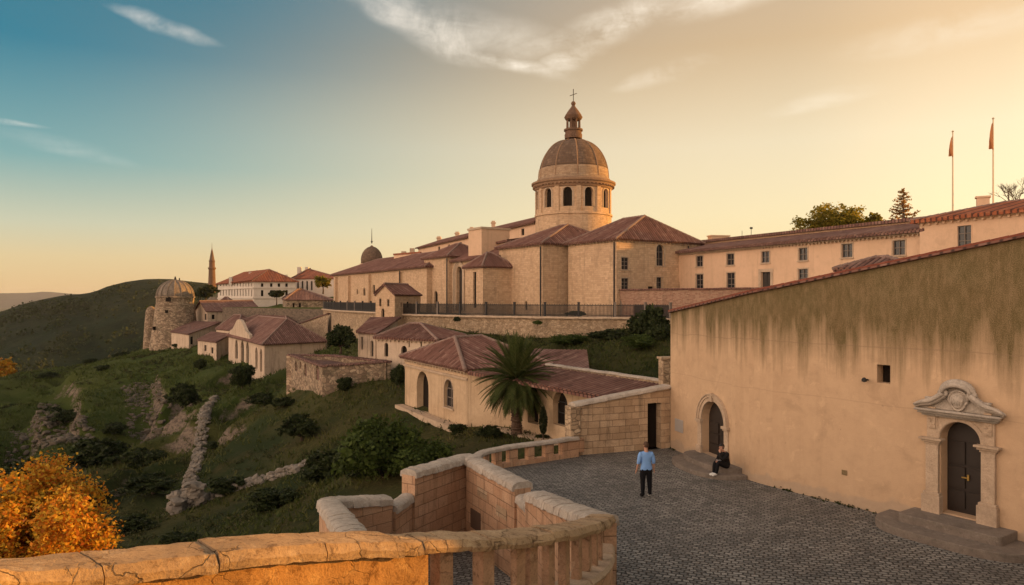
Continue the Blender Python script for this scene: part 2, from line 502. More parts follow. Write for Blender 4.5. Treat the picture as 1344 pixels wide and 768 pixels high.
def plaster(name, c, c2, dirt, streak=.35, foot=None, moss=False, speck=.5):
    t = NT(name); u = t.uv(); p = t.pos()
    big = t.noise(u, .35, 5, .65, .4); mid = t.noise(u, 2.3, 6, .7)
    col = t.mix(t.ramp(big, [(.32, 0), (.68, 1)]), c, c2)
    col = t.mix(t.math('MULTIPLY', t.ramp(mid, [(.45, 0), (.75, 1)]), .35), col, [x*.72 for x in c])
    fine = t.noise(u, 38, 3, .7)
    col = t.mix(t.math('MULTIPLY', t.ramp(fine, [(.5, 0), (.72, 1)]), speck*.5), col, [x*.5 for x in c])
    # vertical run-off streaks
    st = t.noise(t.map(u, (2.2, .16, 1)), 1.0, 6, .68)
    col = t.mix(t.math('MULTIPLY', t.ramp(st, [(.52, 0), (.74, 1)]), streak), col, dirt)
    br_ = t.noise(u, .9, 7, .72, .8)
    col = t.mix(t.math('MULTIPLY', t.ramp(br_, [(.54, 0), (.64, 1)]), .28), col, [x*.62 for x in c])
    pl_ = t.noise(t.vadd(u, t.noisec(u, 7), .1), 1.7, 7, .75, .3)
    col = t.mix(t.math('MULTIPLY', t.ramp(pl_, [(.58, 0), (.63, 1)]), .35), col, [min(.8, x*1.18) for x in c2])
    # pits and cracks
    pit = t.ramp(t.vor(t.vadd(u, t.noisec(u, 3), .3), 1.7), [(0.02, 1), (.06, 0)])
    col = t.mix(t.math('MULTIPLY', pit, .35), col, [x*.4 for x in dirt])
    if moss:
        a = t.n('ShaderNodeAttribute', attribute_name='topd').outputs['Fac']
        sn = t.noise(t.map(u, (2.1, .11, 1)), 1.0, 7, .68)
        reach = t.math('MULTIPLY_ADD', sn, 4.6); t.t.nodes[-1].inputs[2].default_value = -1.0
        b2 = t.n('ShaderNodeAttribute', attribute_name='along').outputs['Fac']
        reach = t.math('ADD', reach, t.math('MULTIPLY', b2, .19))
        m = t.math('SUBTRACT', reach, a)
        m = t.math('DIVIDE', m, 1.5, True)
        gr = t.math('ADD', t.math('MULTIPLY', t.noise(u, 40, 5, .8), .68), t.math('MULTIPLY', t.noise(t.map(u, (5, 1.6, 1)), 1.0, 6, .75), .32))
        m = t.math('MULTIPLY', m, t.ramp(gr, [(.37, .55), (.57, 1)]))
        mc = t.mix(t.noise(u, 1.3, 4), (.056, .055, .013), (.085, .056, .016))
        col = t.mix(t.math('MULTIPLY', m, .95), col, mc)
        # old render seams
        z = t.sep(u)[1]; s_ = t.sep(u)[0]
        ln = t.math('ABSOLUTE', t.math('SUBTRACT', t.math('ADD', z, t.math('MULTIPLY', t.noise(u, .5, 2), .25)), 5.15))
        col = t.mix(t.math('MULTIPLY', t.ramp(ln, [(.008, 1), (.03, 0)]), .4), col, [x*.45 for x in c])
        ln2 = t.math('ABSOLUTE', t.math('SUBTRACT', t.math('ADD', z, t.math('MULTIPLY', t.noise(u, .4, 2), .2)), 3.4))
        col = t.mix(t.math('MULTIPLY', t.ramp(ln2, [(.006, 1), (.02, 0)]), .25), col, [x*.5 for x in c])
    if foot is not None:
        z = t.sep(p)[2]
        f = t.math('SUBTRACT', t.math('ADD', t.math('MULTIPLY', t.noise(u, .8, 4), 1.3), foot-.55), z)
        f = t.ramp(f, [(0, 0), (.12, 1)])
        col = t.mix(t.math('MULTIPLY', f, .75), col, t.mix(t.noise(u, 6, 4), (.33, .24, .165), (.46, .35, .25)))
    h = t.math('ADD', t.math('MULTIPLY', mid, .7), t.math('MULTIPLY', fine, .35))
    return t.fin(col, .92, h, .03, .55)

def stone(name, cols, bw=.5, bh=.25, wob=.06, mortar=(.34, .27, .19), dirt=(.09, .07, .05), msize=.014, streak=.4, bump=.04):
    t = NT(name); u = t.uv()
    w = t.vadd(u, t.noisec(u, 1.9, 3), wob)
    br = t.n('ShaderNodeTexBrick'); t.l(w, br.inputs['Vector'])
    br.inputs['Scale'].default_value = 1; br.inputs['Brick Width'].default_value = bw; br.inputs['Row Height'].default_value = bh
    br.inputs['Mortar Size'].default_value = msize; br.inputs['Mortar Smooth'].default_value = .35; br.inputs['Bias'].default_value = 0
    br.offset = .5; br.squash = .8; br.squash_frequency = 3
    br.inputs['Color1'].default_value = (0, 0, 0, 1); br.inputs['Color2'].default_value = (1, 1, 1, 1); br.inputs['Mortar'].default_value = (.5, .5, .5, 1)
    cell = t.noise(t.map(w, (1/bw, 1/bh, 1)), .9, 1)
    f = t.math('ADD', t.math('MULTIPLY', t.sep(br.outputs['Color'])[0], .55), t.math('MULTIPLY', cell, .55))
    k = len(cols)-1
    col = t.ramp(f, [(.2+.6*i/k, c) for i, c in enumerate(cols)])
    big = t.noise(u, .3, 5, .6, .3)
    col = t.mix(t.math('MULTIPLY', t.ramp(big, [(.4, 0), (.7, 1)]), .45), col, cols[0])
    g = t.noise(u, 22, 4, .75)
    col = t.mix(t.math('MULTIPLY', t.ramp(g, [(.48, 0), (.7, 1)]), .5), col, [c*.45 for c in cols[0]])
    col = t.mix(t.math('MULTIPLY', br.outputs['Fac'], .8), col, mortar)
    sp_ = t.noise(t.vadd(u, t.noisec(u, 6), .12), 3.1, 7, .75, .4)
    col = t.mix(t.math('MULTIPLY', t.ramp(sp_, [(.55, 0), (.64, 1)]), .38), col, [c*.42 for c in cols[1]])
    st = t.noise(t.map(u, (2.0, .22, 1)), 1.0, 5, .65)
    col = t.mix(t.math('MULTIPLY', t.ramp(st, [(.52, 0), (.72, 1)]), streak), col, dirt)
    h = t.math('SUBTRACT', t.math('ADD', t.math('MULTIPLY', g, .45), t.math('MULTIPLY', cell, .4)), t.math('MULTIPLY', br.outputs['Fac'], .7))
    return t.fin(col, .95, h, bump, .8)

def rubble(name, cols, scale=3.2, dirt=(.10, .085, .06), green=0.0):
    t = NT(name); u = t.uv()
    w = t.vadd(t.map(u, (1, 1.5, 1)), t.noisec(u, 2.5, 3), .12)
    c = t.vor(w, scale, out='Color'); e = t.vor(w, scale, 'DISTANCE_TO_EDGE')
    k = len(cols)-1
    col = t.ramp(t.sep(c)[0], [(.1+.8*i/k, q) for i, q in enumerate(cols)])
    edge = t.ramp(e, [(.01, 1), (.09, 0)])
    g = t.noise(u, 17, 5, .75)
    col = t.mix(t.math('MULTIPLY', edge, .6), col, dirt)
    col = t.mix(t.math('MULTIPLY', t.ramp(g, [(.45, 0), (.72, 1)]), .45), col, [q*.5 for q in dirt])
    big = t.noise(u, .45, 5, .65, .4)
    col = t.mix(t.math('MULTIPLY', t.ramp(big, [(.45, 0), (.68, 1)]), .5), col, dirt)
    if green: col = t.mix(t.math('MULTIPLY', t.ramp(t.noise(u, .9, 5, .7), [(.5, 0), (.66, 1)]), green), col, (.05, .06, .02))
    h = t.math('SUBTRACT', t.math('MULTIPLY', g, .5), t.math('MULTIPLY', edge, .8))
    return t.fin(col, .95, h, .05, .9)

def tiles(name, cols, dirt=(.035, .020, .018), period=.30):
    t = NT(name); u = t.uv(); x, y, _ = t.sep(u)
    iu = t.math('FLOOR', t.math('DIVIDE', x, period)); cj = t.n('ShaderNodeTexWhiteNoise', noise_dimensions='1D'); t.l(iu, cj.inputs['W']); jit = t.math('MULTIPLY', cj.outputs['Value'], .25)
    iv = t.math('FLOOR', t.math('ADD', t.math('DIVIDE', y, .42), jit))
    wn = t.n('ShaderNodeTexWhiteNoise', noise_dimensions='2D'); t.l(t.comb(iu, iv), wn.inputs['Vector'])
    k = len(cols)-1
    fx = t.math('FRACT', t.math('DIVIDE', x, period)); valley_shade = t.math('ABSOLUTE', t.math('SUBTRACT', fx, .5))
    tone = t.math('ADD', t.math('MULTIPLY', wn.outputs['Value'], .45), t.math('MULTIPLY', cj.outputs['Value'], .5))
    col = t.ramp(tone, [(.05+.9*i/k, c) for i, c in enumerate(cols)])
    big = t.noise(u, .5, 5, .7, .3)
    col = t.mix(t.math('MULTIPLY', t.ramp(big, [(.42, 0), (.7, 1)]), .35), col, dirt)
    col = t.mix(t.math('MULTIPLY', t.ramp(valley_shade, [(.27, 0), (.42, 1)]), .85), col, dirt)  # shade between tile columns painted into their valleys, in the dirt tone
    g = t.noise(u, 9, 5, .8)
    col = t.mix(t.math('MULTIPLY', t.ramp(g, [(.58, 0), (.74, 1)]), .35), col, (.22, .16, .13))
    fv = t.math('FRACT', t.math('ADD', t.math('DIVIDE', y, .42), jit))
    return t.fin(col, .88, t.math('ADD', t.math('MULTIPLY', fv, -.6), t.math('MULTIPLY', g, .4)), .045, .9)

def plain(name, c, rough=.7, spec=.3, vary=.25, scale=6, metal=0):
    t = NT(name); p = t.pos()
    col = t.mix(t.math('MULTIPLY', t.noise(p, scale, 4, .7), vary*2), c, [x*.45 for x in c])
    t.b.inputs['Metallic'].default_value = metal
    return t.fin(col, rough, t.noise(p, scale*5, 3), .006, .4, spec)

def weathered(name, c, lichen=(.10, .095, .085), pale=(.5, .45, .36), amt=.6):
    t = NT(name); p = t.pos()
    a = t.noise(p, 1.6, 6, .7, .5); b = t.noise(p, 9, 6, .75); g = t.noise(p, 45, 3, .7)
    col = t.mix(t.ramp(a, [(.35, 0), (.65, 1)]), c, [x*.7 for x in c])
    col = t.mix(t.math('MULTIPLY', t.ramp(b, [(.5, 0), (.66, 1)]), amt), col, lichen)
    col = t.mix(t.math('MULTIPLY', t.ramp(t.noise(p, 5, 5, .75), [(.56, 0), (.7, 1)]), .5), col, pale)
    col = t.mix(t.math('MULTIPLY', t.ramp(g, [(.5, 0), (.7, 1)]), .45), col, [x*.4 for x in c])
    v = t.vor(p, 23)
    h = t.math('ADD', t.math('ADD', t.math('MULTIPLY', b, .8), t.math('MULTIPLY', g, .35)), t.math('MULTIPLY', v, .25))
    return t.fin(col, .93, h, .03, .8)

def cobble():
    t = NT('cobblestones'); p = t.pos(); x, y, _ = t.sep(p)
    # setts laid in gently curved rows
    r = t.math('ADD', t.math('ADD', y, t.math('MULTIPLY', x, .35)), t.math('MULTIPLY', t.math('SINE', t.math('MULTIPLY', x, .35)), .35))
    q = t.comb(t.math('SUBTRACT', x, t.math('MULTIPLY', y, .35)), r)
    q = t.vadd(q, t.noisec(p, 2.2, 4), .26)
    br = t.n('ShaderNodeTexBrick'); t.l(q, br.inputs['Vector'])
    br.inputs['Scale'].default_value = 1; br.inputs['Brick Width'].default_value = .20; br.inputs['Row Height'].default_value = .155
    br.inputs['Mortar Size'].default_value = .024; br.inputs['Mortar Smooth'].default_value = .8
    br.inputs['Color1'].default_value = (0, 0, 0, 1); br.inputs['Color2'].default_value = (1, 1, 1, 1)
    rnd = t.sep(br.outputs['Color'])[0]
    col = t.ramp(rnd, [(0, (.14, .138, .127)), (.5, (.24, .232, .21)), (1, (.35, .335, .30))])
    col = t.mix(t.math('MULTIPLY', t.ramp(t.noise(p, .28, 5, .65, .5), [(.40, 0), (.66, 1)]), .6), col, (.085, .082, .076))
    col = t.mix(t.math('MULTIPLY', t.ramp(t.noise(p, .9, 5, .65), [(.5, 0), (.68, 1)]), .5), col, (.32, .30, .265))
    g = t.noise(p, 40, 4, .7)
    col = t.mix(t.math('MULTIPLY', t.ramp(g, [(.45, 0), (.7, 1)]), .4), col, (.05, .045, .04))
    col = t.mix(t.math('MULTIPLY', br.outputs['Fac'], .85), col, (.035, .03, .025))
    h = t.math('SUBTRACT', t.math('MULTIPLY', t.math('ADD', g, rnd), .22), br.outputs['Fac'])
    return t.fin(col, t.ramp(t.noise(p, 1.2, 4), [(.35, .62), (.7, .85)]), h, .045, 1.0, .35)

def foliage(name, cols, trans=.35, ns=.9):
    t = NT(name); r = t.island(); p = t.pos()
    k = len(cols)-1
    f = t.math('ADD', t.math('MULTIPLY', r, .6 if ns > .5 else .3), t.math('MULTIPLY', t.noise(p, ns, 4), .45 if ns > .5 else .75))
    col = t.ramp(f, [(.15+.75*i/max(1, k), c) for i, c in enumerate(cols)])
    if ns < .5:
        up_ = t.ramp(t.math('DIVIDE', t.math('ADD', t.sep(p)[1], t.math('MULTIPLY', t.noise(p, .06, 3), 40)), 200), [(.40, 0), (.55, 1)])
        col = t.mix(t.math('MULTIPLY', up_, .65), col, t.mix(r, (.04, .06, .012), (.10, .13, .026)))
    t.fin(col, .7, spec=.2)
    tr = t.n('ShaderNodeBsdfTranslucent'); t.l(col, tr.inputs[0])
    mx = t.n('ShaderNodeMixShader'); mx.inputs[0].default_value = trans
    t.l(t.b.outputs[0], mx.inputs[1]); t.l(tr.outputs[0], mx.inputs[2]); t.l(mx.outputs[0], t.out.inputs[0])
    return t.m

def ground_mat():
    t = NT('meadow_ground'); p = t.pos()
    a = t.noise(p, .05, 6, .65, .6); b = t.noise(p, .35, 6, .7, .3); g = t.noise(p, 4.5, 6, .78)
    col = t.mix(t.ramp(a, [(.42, 0), (.58, 1)]), (.020, .032, .008), (.085, .075, .024))
    col = t.mix(t.math('MULTIPLY', t.ramp(b, [(.5, 0), (.68, 1)]), .6), col, (.085, .062, .026))
    col = t.mix(t.math('MULTIPLY', t.ramp(g, [(.4, 0), (.62, 1)]), .7), col, (.022, .028, .010))
    up_ = t.ramp(t.math('DIVIDE', t.math('ADD', t.sep(p)[1], t.math('MULTIPLY', t.noise(p, .06, 3), 40)), 200), [(.40, 0), (.55, 1)])
    col = t.mix(t.math('MULTIPLY', up_, .6), col, t.mix(g, (.035, .055, .010), (.085, .115, .022)))
    nz = t.sep(t.n('ShaderNodeNewGeometry').outputs['Normal'])[2]
    st = t.math('ADD', nz, t.math('MULTIPLY', t.noise(p, .8, 6, .75), .34))
    rk = t.mix(t.ramp(t.noise(t.map(p, (1, 1, 2.5)), 1.5, 6, .8), [(.4, 0), (.65, 1)]), (.22, .17, .125), (.07, .055, .045))
    col = t.mix(t.ramp(st, [(.87, 1), (.95, 0)]), col, rk)
    return t.fin(col, .97, t.math('ADD', g, b), .25, .8, .1)

def hill_mat(name, cols, sc=1.0):
    t = NT(name); p = t.pos()
    a = t.noise(p, .012*sc, 6, .65, .6); b = t.noise(p, .06*sc, 6, .75); c = t.noise(p, .35*sc, 4, .8)
    col = t.mix(t.ramp(a, [(.4, 0), (.6, 1)]), cols[0], cols[1])
    col = t.mix(t.math('MULTIPLY', t.ramp(b, [(.45, 0), (.62, 1)]), .75), col, cols[2])
    col = t.mix(t.math('MULTIPLY', t.ramp(c, [(.45, 0), (.65, 1)]), .5), col, [q*.5 for q in cols[2]])
    return t.fin(col, .97, t.math('ADD', b, c), 2.0/sc, .7, .05)

def worn(name, c, dark, pale, cracks=False):
    """weather-beaten stone: blotches, pits, hairline cracks"""
    t = NT(name); p = t.pos()
    a = t.noise(p, 1.3, 7, .7, .7); b = t.noise(p, 5.5, 7, .78, .5); g = t.noise(p, 28, 5, .75)
    col = t.mix(t.ramp(a, [(.38, 0), (.62, 1)]), c, [x*.72 for x in c])
    col = t.mix(t.math('MULTIPLY', t.ramp(b, [(.53, 0), (.63, 1)]), .8), col, dark)
    col = t.mix(t.math('MULTIPLY', t.ramp(t.noise(p, 3.4, 6, .75, .4), [(.55, 0), (.62, 1)]), .6), col, pale)
    col = t.mix(t.math('MULTIPLY', t.ramp(g, [(.52, 0), (.68, 1)]), .65), col, dark)
    w = t.vadd(p, t.noisec(p, 4, 5), .35)
    e = t.ramp(t.vor(w, 1.5 if cracks else 2.2, 'DISTANCE_TO_EDGE'), [(.002, 1), (.014, 0)])
    e = t.math('MULTIPLY', e, t.ramp(t.noise(p, 1.1, 3), [(.46, 0), (.58, .8 if cracks else .35)]))
    col = t.mix(t.math('MULTIPLY', e, .7), col, [x*.4 for x in dark])
    h = t.math('SUBTRACT', t.math('ADD', t.math('MULTIPLY', b, .9), t.math('MULTIPLY', g, .5)), t.math('MULTIPLY', e, .9))
    return t.fin(col, .94, h, .04, 1.0)

M = {}
M['plaster'] = plaster('ochre_render', (.48, .325, .20), (.54, .375, .235), (.23, .155, .09), .14, .35, True, .3)
M['facade'] = plaster('peach_render', (.66, .45, .30), (.59, .40, .26), (.24, .16, .10), .3)
M['church'] = stone('church_stone', [(.47, .315, .195), (.58, .40, .25), (.65, .455, .295)], .46, .21, .05, (.40, .275, .175), streak=.35)
M['hallwall'] = plaster('hall_render', (.44, .31, .19), (.56, .41, .265), (.15, .10, .065), .75, None, False, 1.3)
M['town'] = plaster('town_render', (.48, .36, .26), (.60, .47, .345), (.12, .085, .06), .9, None, False, 1.3)
M['pale'] = plaster('pale_render', (.60, .53, .45), (.52, .45, .38), (.3, .25, .2), .3)
M['rubble'] = rubble('rubble_wall', [(.34, .24, .15), (.46, .33, .21), (.56, .42, .28)], 3.4, (.20, .145, .095))
M['ruinwall'] = rubble('ruin_wall', [(.23, .155, .105), (.38, .27, .18), (.50, .37, .25)], 2.6, green=.3)
M['brick'] = stone('brick_wall', [(.25, .125, .085), (.36, .20, .135), (.44, .28, .19)], .34, .11, .04, streak=.35)
M['ashlar'] = stone('ashlar', [(.36, .245, .15), (.48, .34, .215), (.58, .425, .28)], .62, .28, .06, (.22, .15, .095), streak=.6, msize=.013, bump=.05)
M['bastion'] = stone('bastion_stone', [(.44, .255, .15), (.52, .315, .19), (.57, .37, .235)], .62, .33, .04, (.20, .125, .075), (.13, .08, .05), .012, .6, .05)
M['parapet'] = worn('parapet_render', (.50, .275, .10), (.17, .075, .02), (.60, .37, .15))
M['coping'] = weathered('coping_stone', (.50, .43, .355), (.19, .165, .14), (.68, .62, .54), .5)
M['copefront'] = worn('worn_coping_stone', (.47, .325, .19), (.15, .09, .05), (.58, .43, .27), True)
M['baluster'] = worn('baluster_stone', (.50, .31, .19), (.17, .105, .065), (.58, .41, .28))
M['trim'] = weathered('limestone_trim', (.54, .405, .285), (.25, .185, .125), (.62, .5, .37), .35)
M['greystep'] = weathered('grey_step_stone', (.23, .19, .155), (.10, .085, .07), (.34, .29, .24), .55)
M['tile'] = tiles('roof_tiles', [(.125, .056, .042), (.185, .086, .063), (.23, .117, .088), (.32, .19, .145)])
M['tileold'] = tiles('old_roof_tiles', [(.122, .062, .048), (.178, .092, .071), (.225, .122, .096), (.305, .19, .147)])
M['rededge'] = weathered('red_tile_edge', (.25, .075, .045), (.10, .035, .025), (.30, .13, .08), .4)
M['ridge'] = weathered('mortared_ridge', (.30, .20, .16), (.13, .075, .06), (.42, .33, .27), .6)
M['tileredlit'] = tiles('sunlit_red_tiles', [(.28, .085, .04), (.38, .12, .055), (.42, .16, .08)], period=.4)  # red tiles, low sun painted into the orange for roofs it misses
M['lead'] = stone('dome_slates', [(.12, .075, .05), (.17, .11, .075), (.22, .145, .10)], .5, .3, .03, (.09, .07, .055), (.06, .05, .04), .02, .4)
M['domestone'] = stone('pale_dome_stone', [(.17, .135, .105), (.23, .18, .14), (.29, .23, .175)], .6, .4, .05, streak=.6)
M['domebase'] = stone('dome_base_stone', [(.30, .20, .125), (.38, .26, .165), (.45, .32, .21)], .46, .21, .05, (.22, .15, .10), streak=.4)
M['glass'] = plain('dark_glass', (.02, .022, .026), .12, .5, .2)
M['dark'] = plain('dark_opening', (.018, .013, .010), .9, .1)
M['frame'] = plain('weathered_frame', (.20, .16, .13), .7)
M['wood'] = plain('dark_wood', (.028, .019, .014), .55, .4, .3, 3)
M['brass'] = plain('brass', (.55, .36, .11), .35, .5, .1, 6, 1)
M['iron'] = plain('dark_iron', (.022, .020, .019), .6, .4)
M['copper'] = weathered('aged_copper', (.18, .105, .068), (.09, .055, .038), (.26, .17, .115), .5)
M['cornice'] = weathered('dark_cornice', (.33, .205, .125), (.15, .09, .055), (.42, .29, .19), .5)
M['metal'] = plain('grey_metal', (.36, .33, .30), .5, .4, .1)
M['pole'] = plain('flagpole_metal', (.55, .42, .28), .5, .4, .1)
M['flag'] = plain('orange_flag', (.52, .22, .09), .85, .1)
M['bark'] = weathered('bark', (.10, .07, .05), (.05, .035, .025), (.16, .12, .09), .6)
M['palmbark'] = weathered('palm_bark', (.12, .075, .05), (.05, .03, .02), (.18, .12, .08), .6)
M['cobble'] = cobble()
M['ground'] = ground_mat()
M['rock'] = weathered('cliff_rock', (.27, .215, .165), (.09, .07, .055), (.38, .32, .255), .6)
M['wallstone'] = weathered('dry_wall_stone', (.24, .205, .165), (.08, .07, .055), (.34, .30, .25), .6)
M['rubblestone'] = weathered('loose_stone', (.15, .12, .09), (.045, .04, .03), (.22, .185, .14), .7)
M['hill'] = hill_mat('wooded_hill', ((.018, .030, .012), (.034, .038, .015), (.009, .016, .009)))
M['plain'] = hill_mat('far_plain', ((.10, .10, .06), (.14, .12, .07), (.08, .085, .05)), .1)
M['farhill'] = hill_mat('far_hills', ((.09, .09, .08), (.11, .10, .09), (.07, .07, .065)), .1)
M['grass'] = foliage('grass_blades', [(.017, .026, .007), (.042, .060, .013), (.086, .088, .022), (.17, .125, .047)], .3, .16)
M['scrub'] = foliage('scrub_leaves', [(.012, .018, .006), (.030, .040, .012), (.055, .058, .018), (.10, .078, .034)], .3, 1.1)
M['bush'] = foliage('bush_leaves', [(.014, .020, .007), (.030, .042, .012), (.048, .062, .016)], .3)
M['bushlight'] = foliage('fresh_leaves', [(.030, .044, .010), (.055, .082, .016), (.085, .115, .022)], .35)
M['treedark'] = foliage('dark_tree_leaves', [(.016, .022, .010), (.032, .040, .015), (.05, .058, .02)], .3)
M['gold'] = foliage('golden_leaves', [(.32, .085, .010), (.54, .22, .018), (.56, .36, .04), (.20, .19, .025)], .4)
M['yellowtree'] = foliage('yellow_leaves', [(.18, .12, .02), (.36, .22, .03), (.5, .28, .04)], .4)
M['greenlit'] = foliage('sunlit_leaves', [(.10, .10, .015), (.24, .21, .03), (.42, .32, .05)], .75)  # golden low sun put into the leaf colours
M['palm'] = foliage('palm_leaflets', [(.034, .050, .014), (.066, .090, .022), (.14, .14, .045)], .35)
M['conifer'] = foliage('conifer_needles', [(.24, .13, .04), (.36, .22, .07)], .75)  # needle colours raised to paint in golden backlight
HM = dict(wall=M['town'], roof=M['tileold'], surround=M['trim'], frame=M['frame'], pane=M['glass'], dark=M['dark'], wood=M['wood'], brass=M['brass'])
def hm(**k): d = dict(HM); d.update(k); return d
# ------------------------------------------------------------------ camera, sun, sky
cam = bpy.data.cameras.new('camera'); cam.sensor_width = 36; cam.lens = 36*F/1344
cam.shift_y = (H-384)/1344; cam.clip_start = .1; cam.clip_end = 60000
camo = bpy.data.objects.new('camera', cam); COL.objects.link(camo)
camo.location = (0, 0, CZ); camo.rotation_euler = (math.pi/2, 0, 0); SC.camera = camo

SUN_AZ, SUN_EL = math.radians(76), math.radians(7.5)      # clockwise from straight ahead
S = V((math.sin(SUN_AZ)*math.cos(SUN_EL), math.cos(SUN_AZ)*math.cos(SUN_EL), math.sin(SUN_EL)))
sun = bpy.data.lights.new('sun', 'SUN'); sun.energy = 5.0; sun.angle = math.radians(.5); sun.color = (1, .46, .10)
suno = bpy.data.objects.new('sun', sun); COL.objects.link(suno)
suno.rotation_euler = S.to_track_quat('Z', 'Y').to_euler(); suno.location = (60, 10, 60)

def make_world():
    w = bpy.data.worlds.new('World'); SC.world = w; w.use_nodes = True
    t = w.node_tree
    bg = t.nodes['Background']
    h = NT.__new__(NT); h.t = t
    sky = t.nodes.new('ShaderNodeTexSky'); sky.sky_type = 'NISHITA'; sky.sun_disc = False
    sky.sun_elevation = SUN_EL; sky.sun_rotation = SUN_AZ; sky.altitude = 100
    sky.air_density = 1.0; sky.dust_density = 2.2; sky.ozone_density = 2.0
    d = t.nodes.new('ShaderNodeTexCoord').outputs['Generated']
    nrm = t.nodes.new('ShaderNodeVectorMath'); nrm.operation = 'NORMALIZE'; t.links.new(d, nrm.inputs[0]); d = nrm.outputs[0]
    x, y, z = h.sep(d)
    # warm dust glow of the low sun, spreading round its bearing
    dot = t.nodes.new('ShaderNodeVectorMath'); dot.operation = 'DOT_PRODUCT'; t.links.new(d, dot.inputs[0])
    gz = V((math.sin(math.radians(56)), math.cos(math.radians(56)), .22)).normalized()
    dot.inputs[1].default_value = gz
    a = dot.outputs['Value']
    base = h.ramp(z, [(0.0, (.50, .32, .155)), (.05, (.46, .335, .185)), (.09, (.36, .33, .235)), (.165, (.125, .215, .21)), (.29, (.012, .10, .145)), (.6, (.05, .075, .09)), (.9, (.16, .15, .14))])
    warm = h.ramp(z, [(0, (.60, .41, .20)), (.11, (.57, .43, .245)), (.2, (.53, .405, .25)), (.32, (.42, .265, .125)), (.6, (.3, .24, .2))])
    gf0 = h.ramp(a, [(-.02, 0), (.80, 1)], 'EASE'); gf1 = h.ramp(a, [(.22, 0), (.90, 1)], 'EASE')
    glowf = h.mix(h.ramp(z, [(.21, 0), (.42, 1)], 'EASE'), gf0, gf1)
    base = h.mix(glowf, base, warm)
    glow = h.ramp(a, [(.82, (0, 0, 0)), (.93, (.10, .055, .022)), (1.0, (.52, .34, .13))], 'EASE')
    # rosy unseen sky behind and left, brightened to add fill on the walls
    bd = t.nodes.new('ShaderNodeVectorMath'); bd.operation = 'DOT_PRODUCT'; t.links.new(d, bd.inputs[0]); bd.inputs[1].default_value = (-.84, -.54, 0)
    back = h.ramp(bd.outputs['Value'], [(.06, 0), (.6, 1)], 'EASE')
    base = h.mix(back, base, h.ramp(z, [(0, (1.72, 1.17, .80)), (.4, (1.62, 1.16, .86)), (.8, (.5, .42, .37))]))
    col = h.mix(1.0, base, glow, 'ADD')
    # thin clouds on a flat layer
    zz = h.math('MAXIMUM', z, .03)
    q = h.comb(h.math('DIVIDE', x, zz), h.math('DIVIDE', y, zz))
    q = h.vadd(q, h.noisec(q, 1.6, 6), .36)
    def lump(cx, cy, rx, ry, ang, soft=1.0):
        m = t.nodes.new('ShaderNodeMapping'); m.vector_type = 'TEXTURE'
        t.links.new(q, m.inputs[0]); m.inputs['Location'].default_value = (cx, cy, 0); m.inputs['Scale'].default_value = (rx, ry, 1)
        m.inputs['Rotation'].default_value = (0, 0, ang)
        ln = t.nodes.new('ShaderNodeVectorMath'); ln.operation = 'LENGTH'; t.links.new(m.outputs[0], ln.inputs[0])
        return h.ramp(ln.outputs['Value'], [(.0, 1), (1.0, 0)], 'EASE')
    def lay(px, py):
        return ((px-672)/(H-py), F/(H-py))
    tot = None
    for (p0, p1, rr, k) in CLOUDS:
        A, B = lay(*p0), lay(*p1)
        cx, cy = (A[0]+B[0])/2+.18, (A[1]+B[1])/2+.18
        L = math.hypot(B[0]-A[0], B[1]-A[1])/2+rr
        f = h.math('MULTIPLY', lump(cx, cy, L, rr, math.atan2(B[1]-A[1], B[0]-A[0])), k)
        tot = f if tot is None else h.math('MAXIMUM', tot, f)
    dw = h.vadd(d, h.noisec(d, 9, 3), .06)
    wisp = h.mix(.6, h.noise(q, 2.6, 8, .66, .6), h.noise(dw, 11, 9, .68, .3))
    tot = h.math('MULTIPLY', h.math('POWER', tot, .8), h.ramp(wisp, [(.40, .05), (.60, 1)]))
    col = h.mix(tot, col, h.mix(glowf, (.58, .52, .46), (.68, .56, .42)))
    # physical sky under it
    mul = h.mix(.05, col, h.mix(1.0, sky.outputs[0], (.42, .60, .52), 'MULTIPLY'), 'ADD')
    bs = t.nodes.new('ShaderNodeVectorMath'); bs.operation = 'SCALE'; t.links.new(mul, bs.inputs[0]); bs.inputs['Scale'].default_value = 1.0/SKYK
    t.links.new(bs.outputs[0], bg.inputs['Color'])
    bg.inputs['Strength'].default_value = SKYK
SKYK = .15
HAZE = .00006
CLOUDS = [((500, -8), (625, 78), .20, 1.0), ((600, 60), (735, 102), .13, 1.0), ((722, 100), (775, 60), .13, 1.0), ((755, 66), (862, -10), .20, 1.0), ((560, 20), (680, 60), .28, .45), ((660, 70), (790, 45), .2, .4),
          ((165, 12), (262, 54), .09, .6), ((0, 160), (45, 166), .12, .5), ((845, 108), (905, 82), .15, .45), ((890, 14), (980, -10), .22, .7), ((20, 175), (160, 215), .3, .14), ((1020, 155), (1120, 120), .2, .3), ((1180, 60), (1344, 20), .3, .3)]
make_world()
vs = SC.view_settings; vs.view_transform = 'Standard'; vs.look = 'None'; vs.gamma = 1; vs.use_curve_mapping = False; vs.exposure = .66
try:
    SC.cycles.use_denoising = True; SC.cycles.denoiser = 'OPENIMAGEDENOISE'
    SC.cycles.max_bounces = 6; SC.cycles.transparent_max_bounces = 8
except Exception: pass

